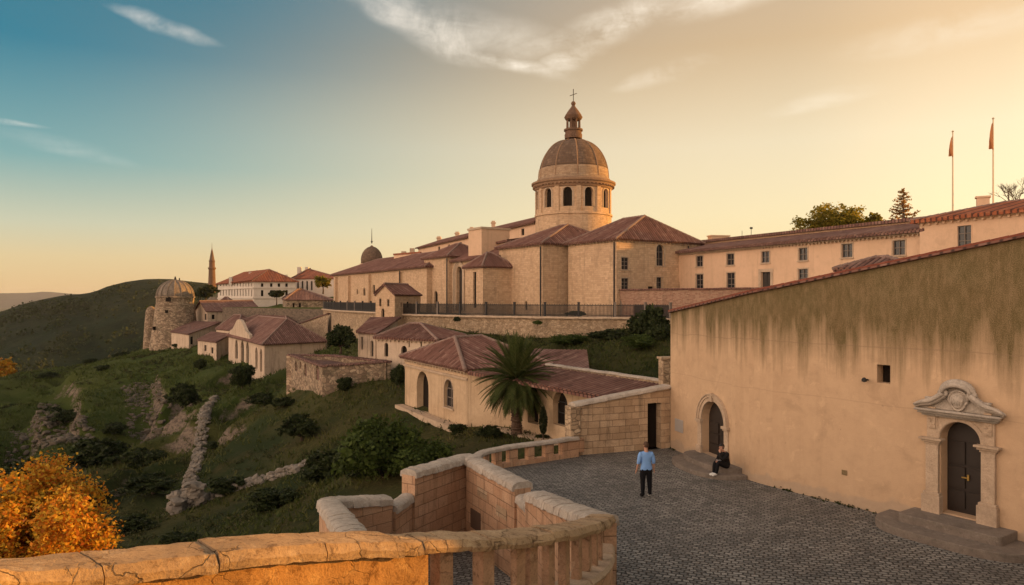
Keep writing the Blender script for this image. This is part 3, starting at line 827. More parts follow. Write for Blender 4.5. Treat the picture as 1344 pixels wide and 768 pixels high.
# ------------------------------------------------------------------ plan of the square
RA, RB1, RB2, RT1 = V((6.9, 31.5)), V((8.15, 26.85)), V((9.0, 25.0)), V((13.15, 18.8))   # rendered wall on the right, gently bent
RW = (RT1-RB2).normalized(); RN = V((-RW.y, RW.x))     # RN points away from the square
if RN.x < 0: RN = -RN
RK = RT1+RW*7.0                                        # its near corner
RN1 = (RB1-RA).normalized(); RN1 = V((-RN1.y, RN1.x)); RN1 = RN1 if RN1.x > 0 else -RN1
ZRA, ZRB1, ZRB2, ZRT, ZRK = 5.9, 6.52, 6.83, 8.06, 9.22
PAR = [(-260, 750, 4.1), (-120, 745, 4.75), (0, 739, 5.5), (150, 728, 6.2), (300, 713, 6.9), (430, 705, 7.7), (545, 703, 8.5), (650, 699, 9.3), (720, 692, 10), (759, 686, 10.9), (781, 679, 12), (789, 675, 13.0), (790, 674, 13.8)]
PARP = [v3(XY(px, d), Z(py, d)) for px, py, d in PAR]
def spline(pts, n):
    out = []
    for i in range(len(pts)-1):
        p0, p1, p2, p3 = pts[max(i-1, 0)], pts[i], pts[i+1], pts[min(i+2, len(pts)-1)]
        for k in range(n):
            t = k/n
            out.append(.5*((2*p1)+(p2-p0)*t+(2*p0-5*p1+4*p2-p3)*t*t+(3*p1-p0-3*p2+p3)*t**3))
    out.append(pts[-1]); return out
PARC = spline(PARP, 8)
BJ = PARP[-1]
BE = v3(XY(613, 24), 1.37); BF = v3(XY(686, 20.4), 1.34); BF2 = v3(XY(694, 19.6), 1.10); BG = v3(XY(703, 19.2), 1.42)
BM = v3(XY(748, 16.4), 1.86)
BD = v3(XY(536, 21.6), 1.42); BA = v3(XY(430, 19.0), 1.30); BC = v3(XY(509, 20.3), 1.0); BB = v3(XY(470, 13.0), 2.26); BB2 = v3(XY(478, 8.1), 3.55)
DIST = [v3(XY(px, d), .82) for px, d in ((618, 25.2), (628, 26.6), (652, 27.7), (700, 28.7), (757, 29.9))]
SW0, SW1 = XY(757, 30.0), V((6.9, 31.55))             # wall with the black door
BASP = [BE, BD, BC, BA, BB, BB2]
plaza_poly = [V((p[0], p[1])) for p in (RK+RN*1, RB2+RN*2, RA+RN1*1+V((0, .6)), (2.7, 30.4))]+[V((p.x, p.y)) for p in DIST[::-1]]+[V((p.x, p.y)) for p in (BE, BF, BF2, BG, BM)]
plaza_poly += [V((p.x, p.y)) for p in PARP[::-1]]+[V((-6.5, -6)), V((18, -6))]

def inside(poly, x, y):
    """numpy point in polygon"""
    r = np.zeros(x.shape, bool); n = len(poly)
    for i in range(n):
        a, b = poly[i], poly[(i+1) % n]
        if a.y == b.y: continue
        c = ((a.y > y) != (b.y > y)) & (x < (b.x-a.x)*(y-a.y)/(b.y-a.y)+a.x)
        r ^= c
    return r
mb = MB(); mb.prism(plaza_poly, -5, 0)
tag(mb.build('cobbled_square', M['cobble']), kind='structure')
pit_poly = [V((p.x, p.y)) for p in (BE, BF, BF2, BG, BM)]+[V((p.x, p.y)) for p in PARP[:5:-1]]+[V((p.x, p.y)) for p in BASP[::-1]][:-1]
mb = MB(); mb.prism(pit_poly, -5, -1.4)
tag(mb.build('bastion_floor', M['cobble']), kind='structure')

# ------------------------------------------------------------------ terrain
RETP = [XY(1010, 58), XY(880, 61.5), XY(832, 66), XY(760, 67.5), XY(700, 69.5), (XY(612, 74)), XY(560, 78), XY(520, 81.5), XY(494, 92), XY(440, 108), XY(424, 122)]
RETP = [V((p[0], p[1])) for p in RETP]
CTRL = [  # photo column, row, depth of points on the ground
 (614, 561, 45), (531, 530, 55), (570, 551, 49.3), (596, 564, 45.2), (678, 572, 41), (740, 574, 41.5), (640, 590, 36), (700, 600, 35), (560, 600, 37), (480, 605, 38), (600, 640, 30), (520, 640, 31),
 (420, 640, 41), (420, 580, 50), (420, 527, 59), (350, 660, 44), (350, 600, 57), (350, 540, 74), (350, 497, 96),
 (250, 680, 42), (250, 610, 58), (265, 545, 78), (285, 500, 100), (250, 470, 128), (225, 457, 150), (190, 456, 158),
 (150, 690, 42), (120, 610, 66), (130, 550, 88), (150, 500, 122), (160, 470, 160), (100, 483, 150), (40, 492, 140), (0, 500, 140),
 (39, 740, 42), (30, 640, 60), (50, 575, 82), (50, 535, 100), (-120, 560, 110), (-120, 700, 60), (-200, 640, 80), (-150, 520, 150), (-300, 560, 150),
 (100, 520, 205), (180, 500, 215), (0, 540, 210), (-200, 560, 230), (240, 470, 215), (100, 545, 255), (-100, 600, 260),(250, 500, 262),
 (347, 491, 100), (300, 470, 122), (423, 519, 61.5), (379, 493, 76), (512, 507, 62), (528, 500, 64), (480, 469, 70), (560, 470, 66), (620, 452, 71),
 (700, 452, 67), (790, 450, 63.5), (840, 440, 60), (760, 470, 56), (850, 480, 49), (720, 480, 54), (880, 470, 50),
 (335, 404, 185), (385, 402, 185), (430, 405, 150), (278, 381, 225), (262, 441, 150), (330, 441, 140), (400, 384, 230), (500, 372, 260), (420, 400, 240)]
CXYZ = [tuple(P(*c)) for c in CTRL]+[(12, 45, 1.6), (14, 52, 3.0), (9, 40, -.6), (-6, 20, -2.6), (-9, 24, -3.0), (-12, 16, -4.0), (-4, 15, -1.6), (-7, 9, -1.0), (-12, 6, -3.2), (-24, 5, -9),
   (-6, 26, -2.2), (-1, 33, -1.5), (-18, 30, -6), (-50, 20, -16), (30, 40, 3), (26, 62, 7.0), (40, 62, 7.5), (60, 80, 9), (30, 100, 8), (0, 130, 6), (60, 160, 12), (-20, 200, 8), (-4, 75, 3.6), (10, 90, 5.5), (-60, 260, -8), (60, 260, 10), (0, 260, 5), (60, 20, 2), (-10, 100, 4)]
CX = np.array(CXYZ, float)
def tps_fit(c):
    n = len(c); d = np.hypot(c[:, None, 0]-c[None, :, 0], c[:, None, 1]-c[None, :, 1])/50
    K = np.where(d > 0, d*d*np.log(d+1e-12), 0)+np.eye(n)*.012
    A = np.zeros((n+3, n+3)); A[:n, :n] = K; A[:n, n] = 1; A[:n, n+1:] = c[:, :2]/50; A[n, :n] = 1; A[n+1:, :n] = (c[:, :2]/50).T
    return np.linalg.solve(A, np.r_[c[:, 2], 0, 0, 0])
WT = tps_fit(CX)
def rawz(x, y):
    x = np.asarray(x, float); y = np.asarray(y, float); sh = x.shape; x = x.ravel(); y = y.ravel()
    d = np.hypot(x[:, None]-CX[None, :, 0], y[:, None]-CX[None, :, 1])/50
    K = np.where(d > 0, d*d*np.log(d+1e-12), 0); n = len(CX)
    return (K @ WT[:n]+WT[n]+WT[n+1]*x/50+WT[n+2]*y/50).reshape(sh)
def fbm(x, y, s, o=4, seed=0):
    """cheap value noise in numpy"""
    r = np.zeros_like(x); amp = 1.0; tot = 0
    for k in range(o):
        g = np.random.default_rng(seed+k).random((64, 64))
        u, v = x/s*2**k, y/s*2**k
        i, j = np.floor(u).astype(int), np.floor(v).astype(int); fu, fv = u-i, v-j
        fu = fu*fu*(3-2*fu); fv = fv*fv*(3-2*fv)
        a = g[i % 64, j % 64]*(1-fu)+g[(i+1) % 64, j % 64]*fu; b = g[i % 64, (j+1) % 64]*(1-fu)+g[(i+1) % 64, (j+1) % 64]*fu
        r += amp*(a*(1-fv)+b*fv-.5); tot += amp; amp *= .5
    return r/tot
# rock faces: lower the ground on the valley side of these short lines
SCARPS = [([(205, 500, 118), (215, 530, 95), (200, 548, 88)], 3.0, 5), ([(215, 548, 84), (270, 545, 79)], 2.5, 4), ([(45, 525, 108), (60, 560, 88), (90, 560, 86)], 4.0, 6), ([(85, 495, 135), (110, 515, 115), (95, 560, 88)], 3.5, 5)]
def groundz(x, y):
    x = np.asarray(x, float); y = np.asarray(y, float)
    z = rawz(x, y)
    far = np.clip((y-30)/60, 0, 1)*np.clip((-x-2)/25, 0, 1)
    z = z+fbm(x, y, 14, 4, 3)*(.5+2.2*far)+fbm(x, y, 2.6, 3, 9)*.35
    left = np.clip((-x-18)/14, 0, 1)*np.clip((150-y)/40, 0, 1)*np.clip((y-40)/20, 0, 1)
    q = fbm(x, y, 17, 3, 31)
    z = z-left*2.6*np.clip((q-.02)*14, 0, 1)*np.clip((.24-q)*12, 0, 1)
    for line, dep, wid in SCARPS:
        pts = [P(*c) for c in line]
        for a, b in zip(pts, pts[1:]):
            dx, dy = b.x-a.x, b.y-a.y; L2 = dx*dx+dy*dy
            t = np.clip(((x-a.x)*dx+(y-a.y)*dy)/L2, 0, 1)
            ex, ey = x-a.x-t*dx, y-a.y-t*dy
            side = (ex*dy-ey*dx)/math.sqrt(L2)
            if dy > 0: side = -side
            dist = np.hypot(ex, ey)
            lw = np.clip((-side if False else np.where(ex < 0, dist, -dist))/1.2+.3, 0, 1)
            z = z-dep*lw*np.clip(1-(dist-wid*.4)/(wid*1.6), 0, 1)*.8
    big = [V((p.x, p.y)) for p in plaza_poly]
    ins = inside(big, x, y)
    z = np.where(ins, np.minimum(z, -.7), z)
    z = np.where(inside(pit_poly, x, y), np.minimum(z, -2.2), z)
    return z
def gz(x, y): return float(groundz(np.array([x]), np.array([y]))[0])

def grid_mesh(name, xs, ys, zf, mat, kind='structure'):
    X, Y = np.meshgrid(xs, ys); Zs = zf(X, Y)
    nx, ny = len(xs), len(ys)
    me = bpy.data.meshes.new(name)
    co = np.stack([X, Y, Zs], -1).reshape(-1, 3).astype(np.float32)
    i = np.arange((ny-1)*(nx-1)); r, c = i//(nx-1), i % (nx-1)
    a = r*nx+c
    f = np.stack([a, a+1, a+nx+1, a+nx], 1).astype(np.int32)
    me.vertices.add(len(co)); me.vertices.foreach_set('co', co.ravel())
    me.loops.add(f.size); me.loops.foreach_set('vertex_index', f.ravel())
    me.polygons.add(len(f)); me.polygons.foreach_set('loop_start', np.arange(0, f.size, 4, dtype=np.int32))
    me.update(calc_edges=True); me.polygons.foreach_set('use_smooth', np.ones(len(f), bool))
    me.materials.append(mat)
    o = bpy.data.objects.new(name, me); COL.objects.link(o); tag(o, kind=kind)
    return o
xs = np.r_[np.arange(-180, -70, 2.0), np.arange(-70, 24, .8), np.arange(24, 66, 3)]
ys = np.r_[np.arange(0, 70, .8), np.arange(70, 130, 1.1), np.arange(130, 275, 2.5)]
grid_mesh('hillside', xs, ys, groundz, M['ground'])

# wooded hill across the valley
SIL = [(-420, 440), (-250, 436), (-100, 424), (0, 411), (23, 401), (52, 394), (86, 387), (117, 386), (141, 376), (167, 369.5), (193, 366), (224, 366), (250, 369.5), (275, 372), (330, 378), (400, 388), (520, 400), (700, 410)]
def hillz(X, Y):
    k = X/Y*F+672
    sil = np.interp(k, [a for a, b in SIL], [b for a, b in SIL])
    top = CZ-(sil-H)/F*620
    t = np.clip((Y-280)/340, 0, 1); up = t*t*(3-2*t)*.55+.45*t
    back = np.clip((Y-620)/300, 0, 1)
    z = -46+(top+46)*up-back*back*70
    return z+fbm(X, Y, 90, 4, 5)*16*np.clip(4*t*(1-t), 0, 1)+fbm(X, Y, 16, 3, 15)*3.2*np.clip(1.15-t, 0, 1)
grid_mesh('far_hill', np.arange(-900, 260, 8.0), np.arange(270, 940, 8.0), hillz, M['hill'])
def rangez(X, Y):
    k = X/Y*F+672
    sil = np.interp(k, [-900, -300, -60, 0, 40, 60, 85, 150, 2000], [388, 386, 385, 385, 384.5, 382.5, 385, 389, 392])
    top = CZ-(sil-H)/F*5600
    t = np.clip((Y-5000)/600, 0, 1); b = np.clip((Y-5600)/900, 0, 1)
    return -62+(top+62)*(t*t*(3-2*t))-b*60
grid_mesh('distant_hills', np.linspace(-7000, 3500, 160), np.linspace(4950, 6600, 24), rangez, M['farhill'])
mb = MB(); mb.face([(-7400, -400, -60), (7400, -400, -60), (7400, 7200, -60), (-7400, 7200, -60)])
tag(mb.build('valley_floor', M['plain']), kind='structure')

# terrace that carries the church, and the higher court on the right
ter = [p+V((.35, .45)) for p in RETP]+[V((-60, 150)), V((-30, 200)), V((60, 170)), V((60, 62))]
mb = MB(); mb.prism(ter, -6, 4.7)
tag(mb.build('church_terrace', M['ground']), kind='structure')
CT = [V((9.1, 71.2)), V((13.4, 65.2)), V((19.8, 59.2)), V((31, 49.5)), V((60, 44)), V((70, 110)), V((25, 110))]
mb = MB(); mb.prism(CT, 3, 7.25)
tag(mb.build('upper_court', M['greystep']), kind='structure')
mb = MB(); mb.prism([V((-6.5, -9)), V((20, -9)), V((20, 3.0)), V((-3.6, 3.0))], -5, 4.75)
tag(mb.build('lookout_terrace', M['cobble']), kind='structure')

# evening air: even haze round everything, the sky outside it
mb = MB(); mb.box((0, 3400, -.5), 15000, 7900, 121)
t = NT('haze'); t.t.nodes.remove(t.b)
pv = t.n('ShaderNodeVolumePrincipled'); pv.inputs['Color'].default_value = (.93, .90, .86, 1); pv.inputs['Density'].default_value = HAZE; pv.inputs['Anisotropy'].default_value = .35
t.l(pv.outputs[0], t.out.inputs['Volume'])
tag(mb.build('haze', t.m), kind='stuff')
# ------------------------------------------------------------------ foreground: parapet, bastion, square
class Path:
    def __init__(s, pts):
        s.p = [V(p) for p in pts]; s.c = [0.0]
        for a, b in zip(s.p, s.p[1:]): s.c.append(s.c[-1]+(V((b.x, b.y))-V((a.x, a.y))).length)
        s.L = s.c[-1]
    def at(s, q):
        q = max(0, min(s.L, q))
        for i in range(len(s.p)-1):
            if q <= s.c[i+1] or i == len(s.p)-2:
                t = (q-s.c[i])/max(1e-9, s.c[i+1]-s.c[i]); return s.p[i].lerp(s.p[i+1], t)
    def frame(s, q, e=.06):
        a, b = s.at(q-e), s.at(q+e); t = V((b.x-a.x, b.y-a.y)).normalized()
        return V((t.x, t.y, 0)), V((t.y, -t.x, 0))      # along, to the right of it
    def find(s, px):
        best = min((abs(s.at(i*s.L/600).x/s.at(i*s.L/600).y*F+672-px), i*s.L/600) for i in range(601)); return best[1]

def coping(mb, path, w, h, q0, q1, stone, rnd=.5, rough=.016, gap=.006, seed=0):
    """single coping stones along the path, each worn a little differently; the path is their top"""
    R = random.Random(seed); n = max(1, round((q1-q0)/stone)); L = (q1-q0)/n
    cuts = [q0]+[q0+(i+R.uniform(-.16, .16))*L for i in range(1, n)]+[q1]
    for a, b in zip(cuts, cuts[1:]):
        a += gap/2; b -= gap/2
        k = max(4, int((b-a)/.085)); dz = R.uniform(-.012, .012); dw = R.uniform(-.012, .012); vs = []; fs = []
        m = 13
        for i in range(k+1):
            f = i/k; q = lerp(a, b, f); c = path.at(q); t, r = path.frame(q)
            e = 1-.03*max(0, 1-min(f, 1-f)*(b-a)/.05)**2
            for j in range(m):
                u = -1+2*j/(m-1)
                if j == 0: x, y = -w/2+.015, -h
                elif j == m-1: x, y = w/2-.015, -h
                else:
                    uu = -1+2*(j-1)/(m-3); x = (w/2+dw)*(math.sin(uu*math.pi/2)*rnd+uu*(1-rnd)); y = -h*.62*rnd*abs(uu)**2.2-(h*.5*abs(uu)**14)
                p = c+r*x+V((0, 0, -h*.03+dz+y*e-(1-e)*.12))
                nz = mnoise.noise(p*3.1)*.7+mnoise.noise(p*11)*.9+mnoise.noise(p*29)*.7-.9*max(0, abs(u)-.7)*max(0, mnoise.noise(p*7+V((3, 8, 2))))*4
                p = p+V((0, 0, 1))*nz*rough+r*mnoise.noise(p*6+V((9, 3, 1)))*rough*1.1*(1 if abs(u) > .6 else .3)
                vs.append(p)
        for i in range(k):
            for j in range(m-1):
                o = i*m+j; fs.append((o, o+m, o+m+1, o+1))
        fs.append(tuple(range(m))); fs.append(tuple(range(k*m, k*m+m))[::-1])
        for i in range(k): fs.append((i*m, i*m+m-1, (i+1)*m+m-1, (i+1)*m))
        mb.add(vs, fs)

def sweep(mb, path, w, q0, q1, ztop, zbot, step=.25, ends=True):
    """upright wall of thickness w along the path"""
    n = max(1, int((q1-q0)/step)); rows = []
    qs = [lerp(q0, q1, i/n) for i in range(n+1)]
    qs = sorted(set(qs+[c for c in path.c if q0 < c < q1]))
    for q in qs:
        c = path.at(q); t, r = path.frame(q)
        zt, zb = ztop(q, c), (zbot(q, c) if callable(zbot) else zbot)
        l_, r_ = c-r*w/2, c+r*w/2
        rows.append((V((l_.x, l_.y, zb)), V((l_.x, l_.y, zt)), V((r_.x, r_.y, zt)), V((r_.x, r_.y, zb))))
    for a, b in zip(rows, rows[1:]):
        mb.face([a[0], b[0], b[1], a[1]][::-1]); mb.face([a[1], b[1], b[2], a[2]][::-1]); mb.face([a[2], b[2], b[3], a[3]][::-1])
    if ends: mb.face([rows[0][i] for i in (0, 1, 2, 3)][::-1]); mb.face([rows[-1][i] for i in (0, 1, 2, 3)])

M['hatch'] = plain('brown_hatch', (.13, .08, .055), .8, .2)
# --- curved parapet in front, solid on the left, balusters on the right
PP = Path(PARC)
QS = PP.find(549); par = thing('parapet', 'curved sandstone parapet in front, sunlit solid on the left and open balusters on the right', 'parapet', (PP.at(QS).x, PP.at(QS).y, 0))
CH = .17
mb = MB(); coping(mb, PP, .60, CH, 0, QS*.93, 1.0, .05, .015, .014, 3); mb.build('coping', M['copefront'], par, True)
mb = MB(); coping(mb, PP, .50, .15, QS*.93, PP.L+.12, .34, .16, .010, .010, 4); mb.build('coping', M['copefront'], par, True)
mb = MB(); sweep(mb, PP, .40, 0, QS, lambda q, c: c.z-CH+.03, 0, .12); mb.build('parapet_wall', M['parapet'], par)
QB = [(QS, .95), (PP.find(650), .93), (PP.find(720), .88), (PP.find(765), .80), (PP.find(795), .68), (PP.L, .56)]
def railz(q, c):
    return c.z-float(np.interp(q, [a for a, b in QB], [b for a, b in QB]))
mb = MB(); sweep(mb, PP, .40, QS+.002, PP.L+.15, lambda q, c: railz(q, c)-.10, 0, .12); mb.build('base_wall', M['bastion'], par)
mb = MB()
bp = Path([v3(PP.at(QS+(PP.L-QS)*i/40), railz(QS+(PP.L-QS)*i/40, PP.at(QS+(PP.L-QS)*i/40))) for i in range(41)])
coping(mb, bp, .50, .12, 0, bp.L, .6, .2, .012, .01, 5); mb.build('base_rail', M['trim'], par, True)
for px, wd in ((579, .2), (634, .19), (680, .16), (697, .15), (720, .15), (740, .15), (757, .15), (770, .15), (779, .15), (785.5, .15)):
    q = PP.find(px); c = PP.at(q); t, r = PP.frame(q); z0 = railz(q, c)-.03; z1 = c.z-.13
    mb = MB(); mb.obox(V((c.x, c.y, z0))-t*wd/2-r*(.11 if px < 650 else .065), t*wd, r*(.22 if px < 650 else .13), V((0, 0, z1-z0)))
    mb.build('baluster', M['baluster'], par, bevel=.012)

# --- open bastion behind it
bas = thing('bastion', 'small walled bastion with stepped rounded coping beside the cobbled square', 'bastion', (BE.x, BE.y, 0))
ch = .24
paths = [([BB2, BB, BA, BC], .62), ([BC+V((.05, .05, -.30)), BD+V((-.02, -.02, -.72))], .50), ([BD, BE, BF], .66), ([BF+V((0, 0, -.32)), BG+V((0, 0, -.38))], .52), ([BG, BM, BJ], .72)]
for i, (pts, w) in enumerate(paths):
    p = Path(pts); cc = spline([V(x) for x in pts], 6) if i == 4 else pts; p = Path(cc); wm, cm = MB(), MB()
    sweep(wm, p, w-.14, 0, p.L, lambda q, c: c.z-ch+.05, -4.5, 3.0)
    coping(cm, p, w, ch, 0, p.L, .21 if i in (2, 4) else .42, .72, .02, .006, 20+i)
    wm.build('wall', M['bastion'], bas); cm.build('coping', M['coping'], bas, True)

for c_, nm in ((BE, 0), (BA, 1)):
    pass
w3 = Wall(V((BE.x, BE.y)), V((BF.x, BF.y)), V((BE.x+6, BE.y)))
o = w3.op(628, 641, 669, 694, noh=1)
mb = MB(); t3 = V((w3.t.x, w3.t.y, 0)); n3 = V((w3.n.x, w3.n.y, 0))
mb.obox(w3.pt(o['s0'], o['z0'], .26), t3*(o['s1']-o['s0']), n3*.02, V((0, 0, o['z1']-o['z0'])))
mb.build('hatch', M['hatch'], bas)
for px0, px1, y0, y1 in ((637, 650, 641, 652), (662, 676, 664, 678)):
    o = w3.op(px0, px1, y0, y1, noh=1)
    pm = MB(); pm.obox(w3.pt(o['s0'], o['z0'], .26), t3*(o['s1']-o['s0']), n3*.014, V((0, 0, o['z1']-o['z0']))); pm.build('patched_block', M['ashlar'], bas)

# --- low balustrade at the back of the square
DP = Path(spline(DIST, 8))
ba = thing('balustrade', 'low curved stone balustrade with square posts along the back of the square', 'balustrade', (DIST[2].x, DIST[2].y, 0))
mb = MB(); coping(mb, DP, .44, .13, 0, DP.L, .7, .4, .012, .01, 41); mb.build('coping', M['coping'], ba, True)
mb = MB(); sweep(mb, DP, .30, 0, DP.L, lambda q, c: .17, -3, .4); mb.build('base_wall', M['bastion'], ba)
for px, wd in ((624, .34), (636, .3), (652, .32), (672, .40), (695, .30), (719, .42), (750, 1.15)):
    q = DP.find(px); c = DP.at(q); t, r = DP.frame(q)
    mb = MB(); mb.obox(V((c.x, c.y, .16))-t*wd/2-r*.13, t*wd, r*.26, V((0, 0, .56))); mb.build('baluster', M['bastion'], ba, bevel=.012)

# --- stone wall with the black doorway
sw = thing('stone_wall', 'sloping block wall with a black doorway at the far side of the square', 'wall', (SW0.x, SW0.y, 0))
W = Wall(SW0, SW1, V((5, 36)))
o = W.op(850, 867, 529, 587, deep=.4, style='blank'); o['z0'] = .0
W.skin(mb := MB(), -2, lambda a: lerp(2.03, 2.62, a/W.L))
W2_ = Wall(SW0+W.n*-.45, SW1+W.n*-.45, SW0); W2_.skin(mb, -2, lambda a: lerp(2.03, 2.62, a/W.L))
q0, q1 = SW0, SW0-W.n*.45
mb.face([v3(q0, -2), v3(q0, 2.03), v3(q1, 2.03), v3(q1, -2)])
mb.build('wall', M['ashlar'], sw)
close_opening(W, o, sw, HM)
sp = Path([v3(SW0-W.n*.22-W.t*.12, 2.17), v3(SW1-W.n*.22-W.t*.02, 2.76)])
mb = MB(); coping(mb, sp, .66, .16, 0, sp.L, .8, .5, .014, .01, 51); mb.build('coping', M['coping'], sw, True)
mb = MB(); mb.box((SW0.x-.16, SW0.y+.12, .3), .46, .6, 3.46, math.atan2(W.t.y, W.t.x)); mb.build('end_pier', M['rubble'], sw, bevel=.03)
mb = MB(); fw = .16; t3 = V((W.t.x, W.t.y, 0)); n3 = V((W.n.x, W.n.y, 0))
mb.obox(W.pt(o['s0']-.02, o['z1'], -.05), t3*(o['s1']-o['s0']+.30), n3*.09, V((0, 0, .17)))
mb.obox(W.pt(o['s1'], 0, -.05), t3*.28, n3*.085, V((0, 0, o['z1']-.003)))
mb.build('door_jamb', M['ashlar'], sw, bevel=.01)

# --- tall rendered building on the right
rb = thing('rendered_building', 'tall ochre rendered building with mossy top and two arched doorways', 'building', (RA.x, RA.y, 0))
A1 = Wall(RA, RB1, RA+RN1*5); A2 = Wall(RB2, RK, RB2+RN*5)
d1 = A1.op(921.5, 951.5, 526.5, 608, True, deep=.36, style='door'); d1['z0'] = .36
d2 = A2.op(1235, 1288, 554, 672, True, deep=.42, style='door', handle=1); d2['z0'] = .50
wn_ = A2.op(1151, 1168.5, 479, 503, deep=.38, style='blank')
mb = MB()
topA1 = lambda a: lerp(ZRA, ZRB1, a/A1.L)
topA2 = lambda a: ZRB2+(ZRT-ZRB2)*a/(RT1-RB2).length
A1.skin(mb, -1, topA1); A2.skin(mb, -1, topA2)
mid = []
for i in range(9):      # the bend between the two straight stretches
    t = i/8; c = RB1+(RB2-RB1)*.5+(-RN)*.03
    C0 = RB1+(RB1-RA).normalized()*.95; 
    p = (1-t)**2*RB1+2*t*(1-t)*C0+t*t*RB2; mid.append((p, lerp(ZRB1, ZRB2, t)))
for (p, a), (q, b) in zip(mid, mid[1:]): mb.face([v3(p, -1), v3(p, a), v3(q, b), v3(q, -1)])
mb.face([v3(RK, -1), v3(RK, ZRK), v3(RK+RN*12, ZRK-1.2), v3(RK+RN*12, -1)])
mb.face([v3(RA, -1), v3(RA, ZRA), v3(RA+RN1*8, ZRA-.8), v3(RA+RN1*8, -1)])
wo = mb.build('wall', M['plaster'], rb)
me = wo.data; td = me.attributes.new('topd', 'FLOAT', 'POINT'); al = me.attributes.new('along', 'FLOAT', 'POINT')
for i, v in enumerate(me.vertices):
    p = v.co+rb.location; q = V((p.x, p.y))
    s1 = (q-RA).dot(A1.t); s2 = (q-RB2).dot(A2.t)
    if s2 >= -1e-3: zt, a_ = topA2(s2), A1.L+2+s2
    elif s1 <= A1.L+1e-3: zt, a_ = topA1(s1), s1
    else:
        f = min(1, max(0, (s1-A1.L)/2.0)); zt, a_ = lerp(ZRB1, ZRB2, f), A1.L+2*f
    td.data[i].value = zt-p.z; al.data[i].value = a_
close_opening(A1, d1, rb, HM); close_opening(A2, d2, rb, HM); close_opening(A2, wn_, rb, HM)
mb = MB(); ex = .14
edge = [(RA, ZRA, RN1), (RB1, ZRB1, RN1)]+[(p, z, RN) for p, z in mid[1:-1]]+[(RB2, ZRB2, RN), (RK, ZRK, RN)]
for (p, a, n), (q, b, m) in zip(edge, edge[1:]):
    roof_face(mb, [v3(p-n*ex, a+.05), v3(q-m*ex, b+.05), v3(q+m*8, b-.8), v3(p+n*8, a-.8)], .3, .03, .06)
ro = mb.build('roof', M['tile'], rb)
mb = MB()
for (p, a, n), (q, b, m) in zip(edge, edge[1:]): ridge(mb, v3(p-n*.08, a+.06), v3(q-m*.08, b+.06), .06)
mb.build('ridge_cap', M['rededge'], ro)
# arched doorway: piers, imposts, archivolt
def arch_trim(w, o, pw, proud, mat, impost=True, base=True, kw=.3):
    mb = MB(); t3 = V((w.t.x, w.t.y, 0)); n3 = V((w.n.x, w.n.y, 0)); up = V((0, 0, 1))
    r = (o['s1']-o['s0'])/2; zs = o['z1']-r; c = (o['s0']+o['s1'])/2
    for s0 in (o['s0']-pw, o['s1']):
        mb.obox(w.pt(s0, -.1, -.02), t3*pw, n3*(proud+.02), up*(zs+.1))
        mb.obox(w.pt(s0-.05, -.1, -.02), t3*(pw+.1), n3*(proud+.07), up*.75)
        mb.obox(w.pt(s0-.03, zs-.16, -.02), t3*(pw+.06), n3*(proud+.06), up*.07)
        mb.obox(w.pt(s0-.07, zs-.09, -.02), t3*(pw+.14), n3*(proud+.11), up*.10)
    def arc(R, n=20): return [(c+R*math.cos(math.pi*k/n), zs+R*math.sin(math.pi*k/n)) for k in range(n+1)]
    for (ra, rb_, out) in ((r, r+pw*.55, proud), (r+pw*.55, r+pw*.9, proud+.035), (r+pw*.9, r+pw*1.05, proud+.07)):
        a, b = arc(ra), arc(rb_)
        w.ribbon(mb, a, b, out, out, False); w.ribbon(mb, b, b, out, -.02, False); w.ribbon(mb, a, a, -.02, out, False)
    mb.obox(w.pt(c-.09, o['z1']-.02, -.02), t3*.18, n3*(proud+.10), up*(pw*1.05+.03))
    return mb
rim = arch_trim(A1, d1, .27, .06, None)
rim.build('arch_surround', M['trim'], rb, bevel=.012)
# baroque doorway
portal = MB(); t3 = V((A2.t.x, A2.t.y, 0)); n3 = V((A2.n.x, A2.n.y, 0)); up = V((0, 0, 1))
r2 = (d2['s1']-d2['s0'])/2; zs2 = d2['z1']-r2; c2 = (d2['s0']+d2['s1'])/2; pw2 = .40
zt2 = d2['z1']+.10
for s0 in (d2['s0']-pw2, d2['s1']):
    portal.obox(A2.pt(s0+.03, .3, -.02), t3*(pw2-.06), n3*.13, up*(zs2-.3))
    portal.obox(A2.pt(s0-.05, .1, -.02), t3*(pw2+.1), n3*.22, up*.85)
    portal.obox(A2.pt(s0-.02, .95, -.02), t3*(pw2+.04), n3*.185, up*.08)
    for k, (g, hh) in enumerate(((.0, .06), (.05, .07), (.11, .06))):
        portal.obox(A2.pt(s0-g, zs2-.20+.065*k, -.02), t3*(pw2+2*g), n3*(.15+g), up*hh)
    portal.obox(A2.pt(s0+.05, zs2, -.02), t3*(pw2-.1), n3*.10, up*(zt2-zs2-.003))
    portal.obox(A2.pt(s0+.10, zs2+.25, .07), t3*(pw2-.2), n3*.045, up*(.62))   # carved panel
    for k in range(7):
        portal.box(A2.pt(s0+pw2/2+.05*math.sin(k*2.1), zs2+.31+.08*k, .12), .09, .05, .05, math.atan2(A2.t.y, A2.t.x)+.6*math.cos(k*1.7))
# spandrel round the arch
def arc(R, n=24, sq=None): return [(c2+R*math.cos(math.pi*k/n), zs2+R*math.sin(math.pi*k/n)) for k in range(n+1)]
a = arc(r2); b = []
for k in range(25):
    x = math.cos(math.pi*k/24); y = math.sin(math.pi*k/24); m = min((r2+.05)/max(abs(x), 1e-6), (zt2-zs2)/max(y, 1e-6)); b.append((c2+m*x, zs2+m*y))
A2.ribbon(portal, a, b, .06, .06, False); A2.ribbon(portal, a, a, -.02, .06, False)
a2, b2 = arc(r2+.02), arc(r2+.12)
A2.ribbon(portal, a2, b2, .085, .085, False); A2.ribbon(portal, b2, b2, .085, .05, False)
po = portal.build('portal', M['trim'], rb, bevel=.010)
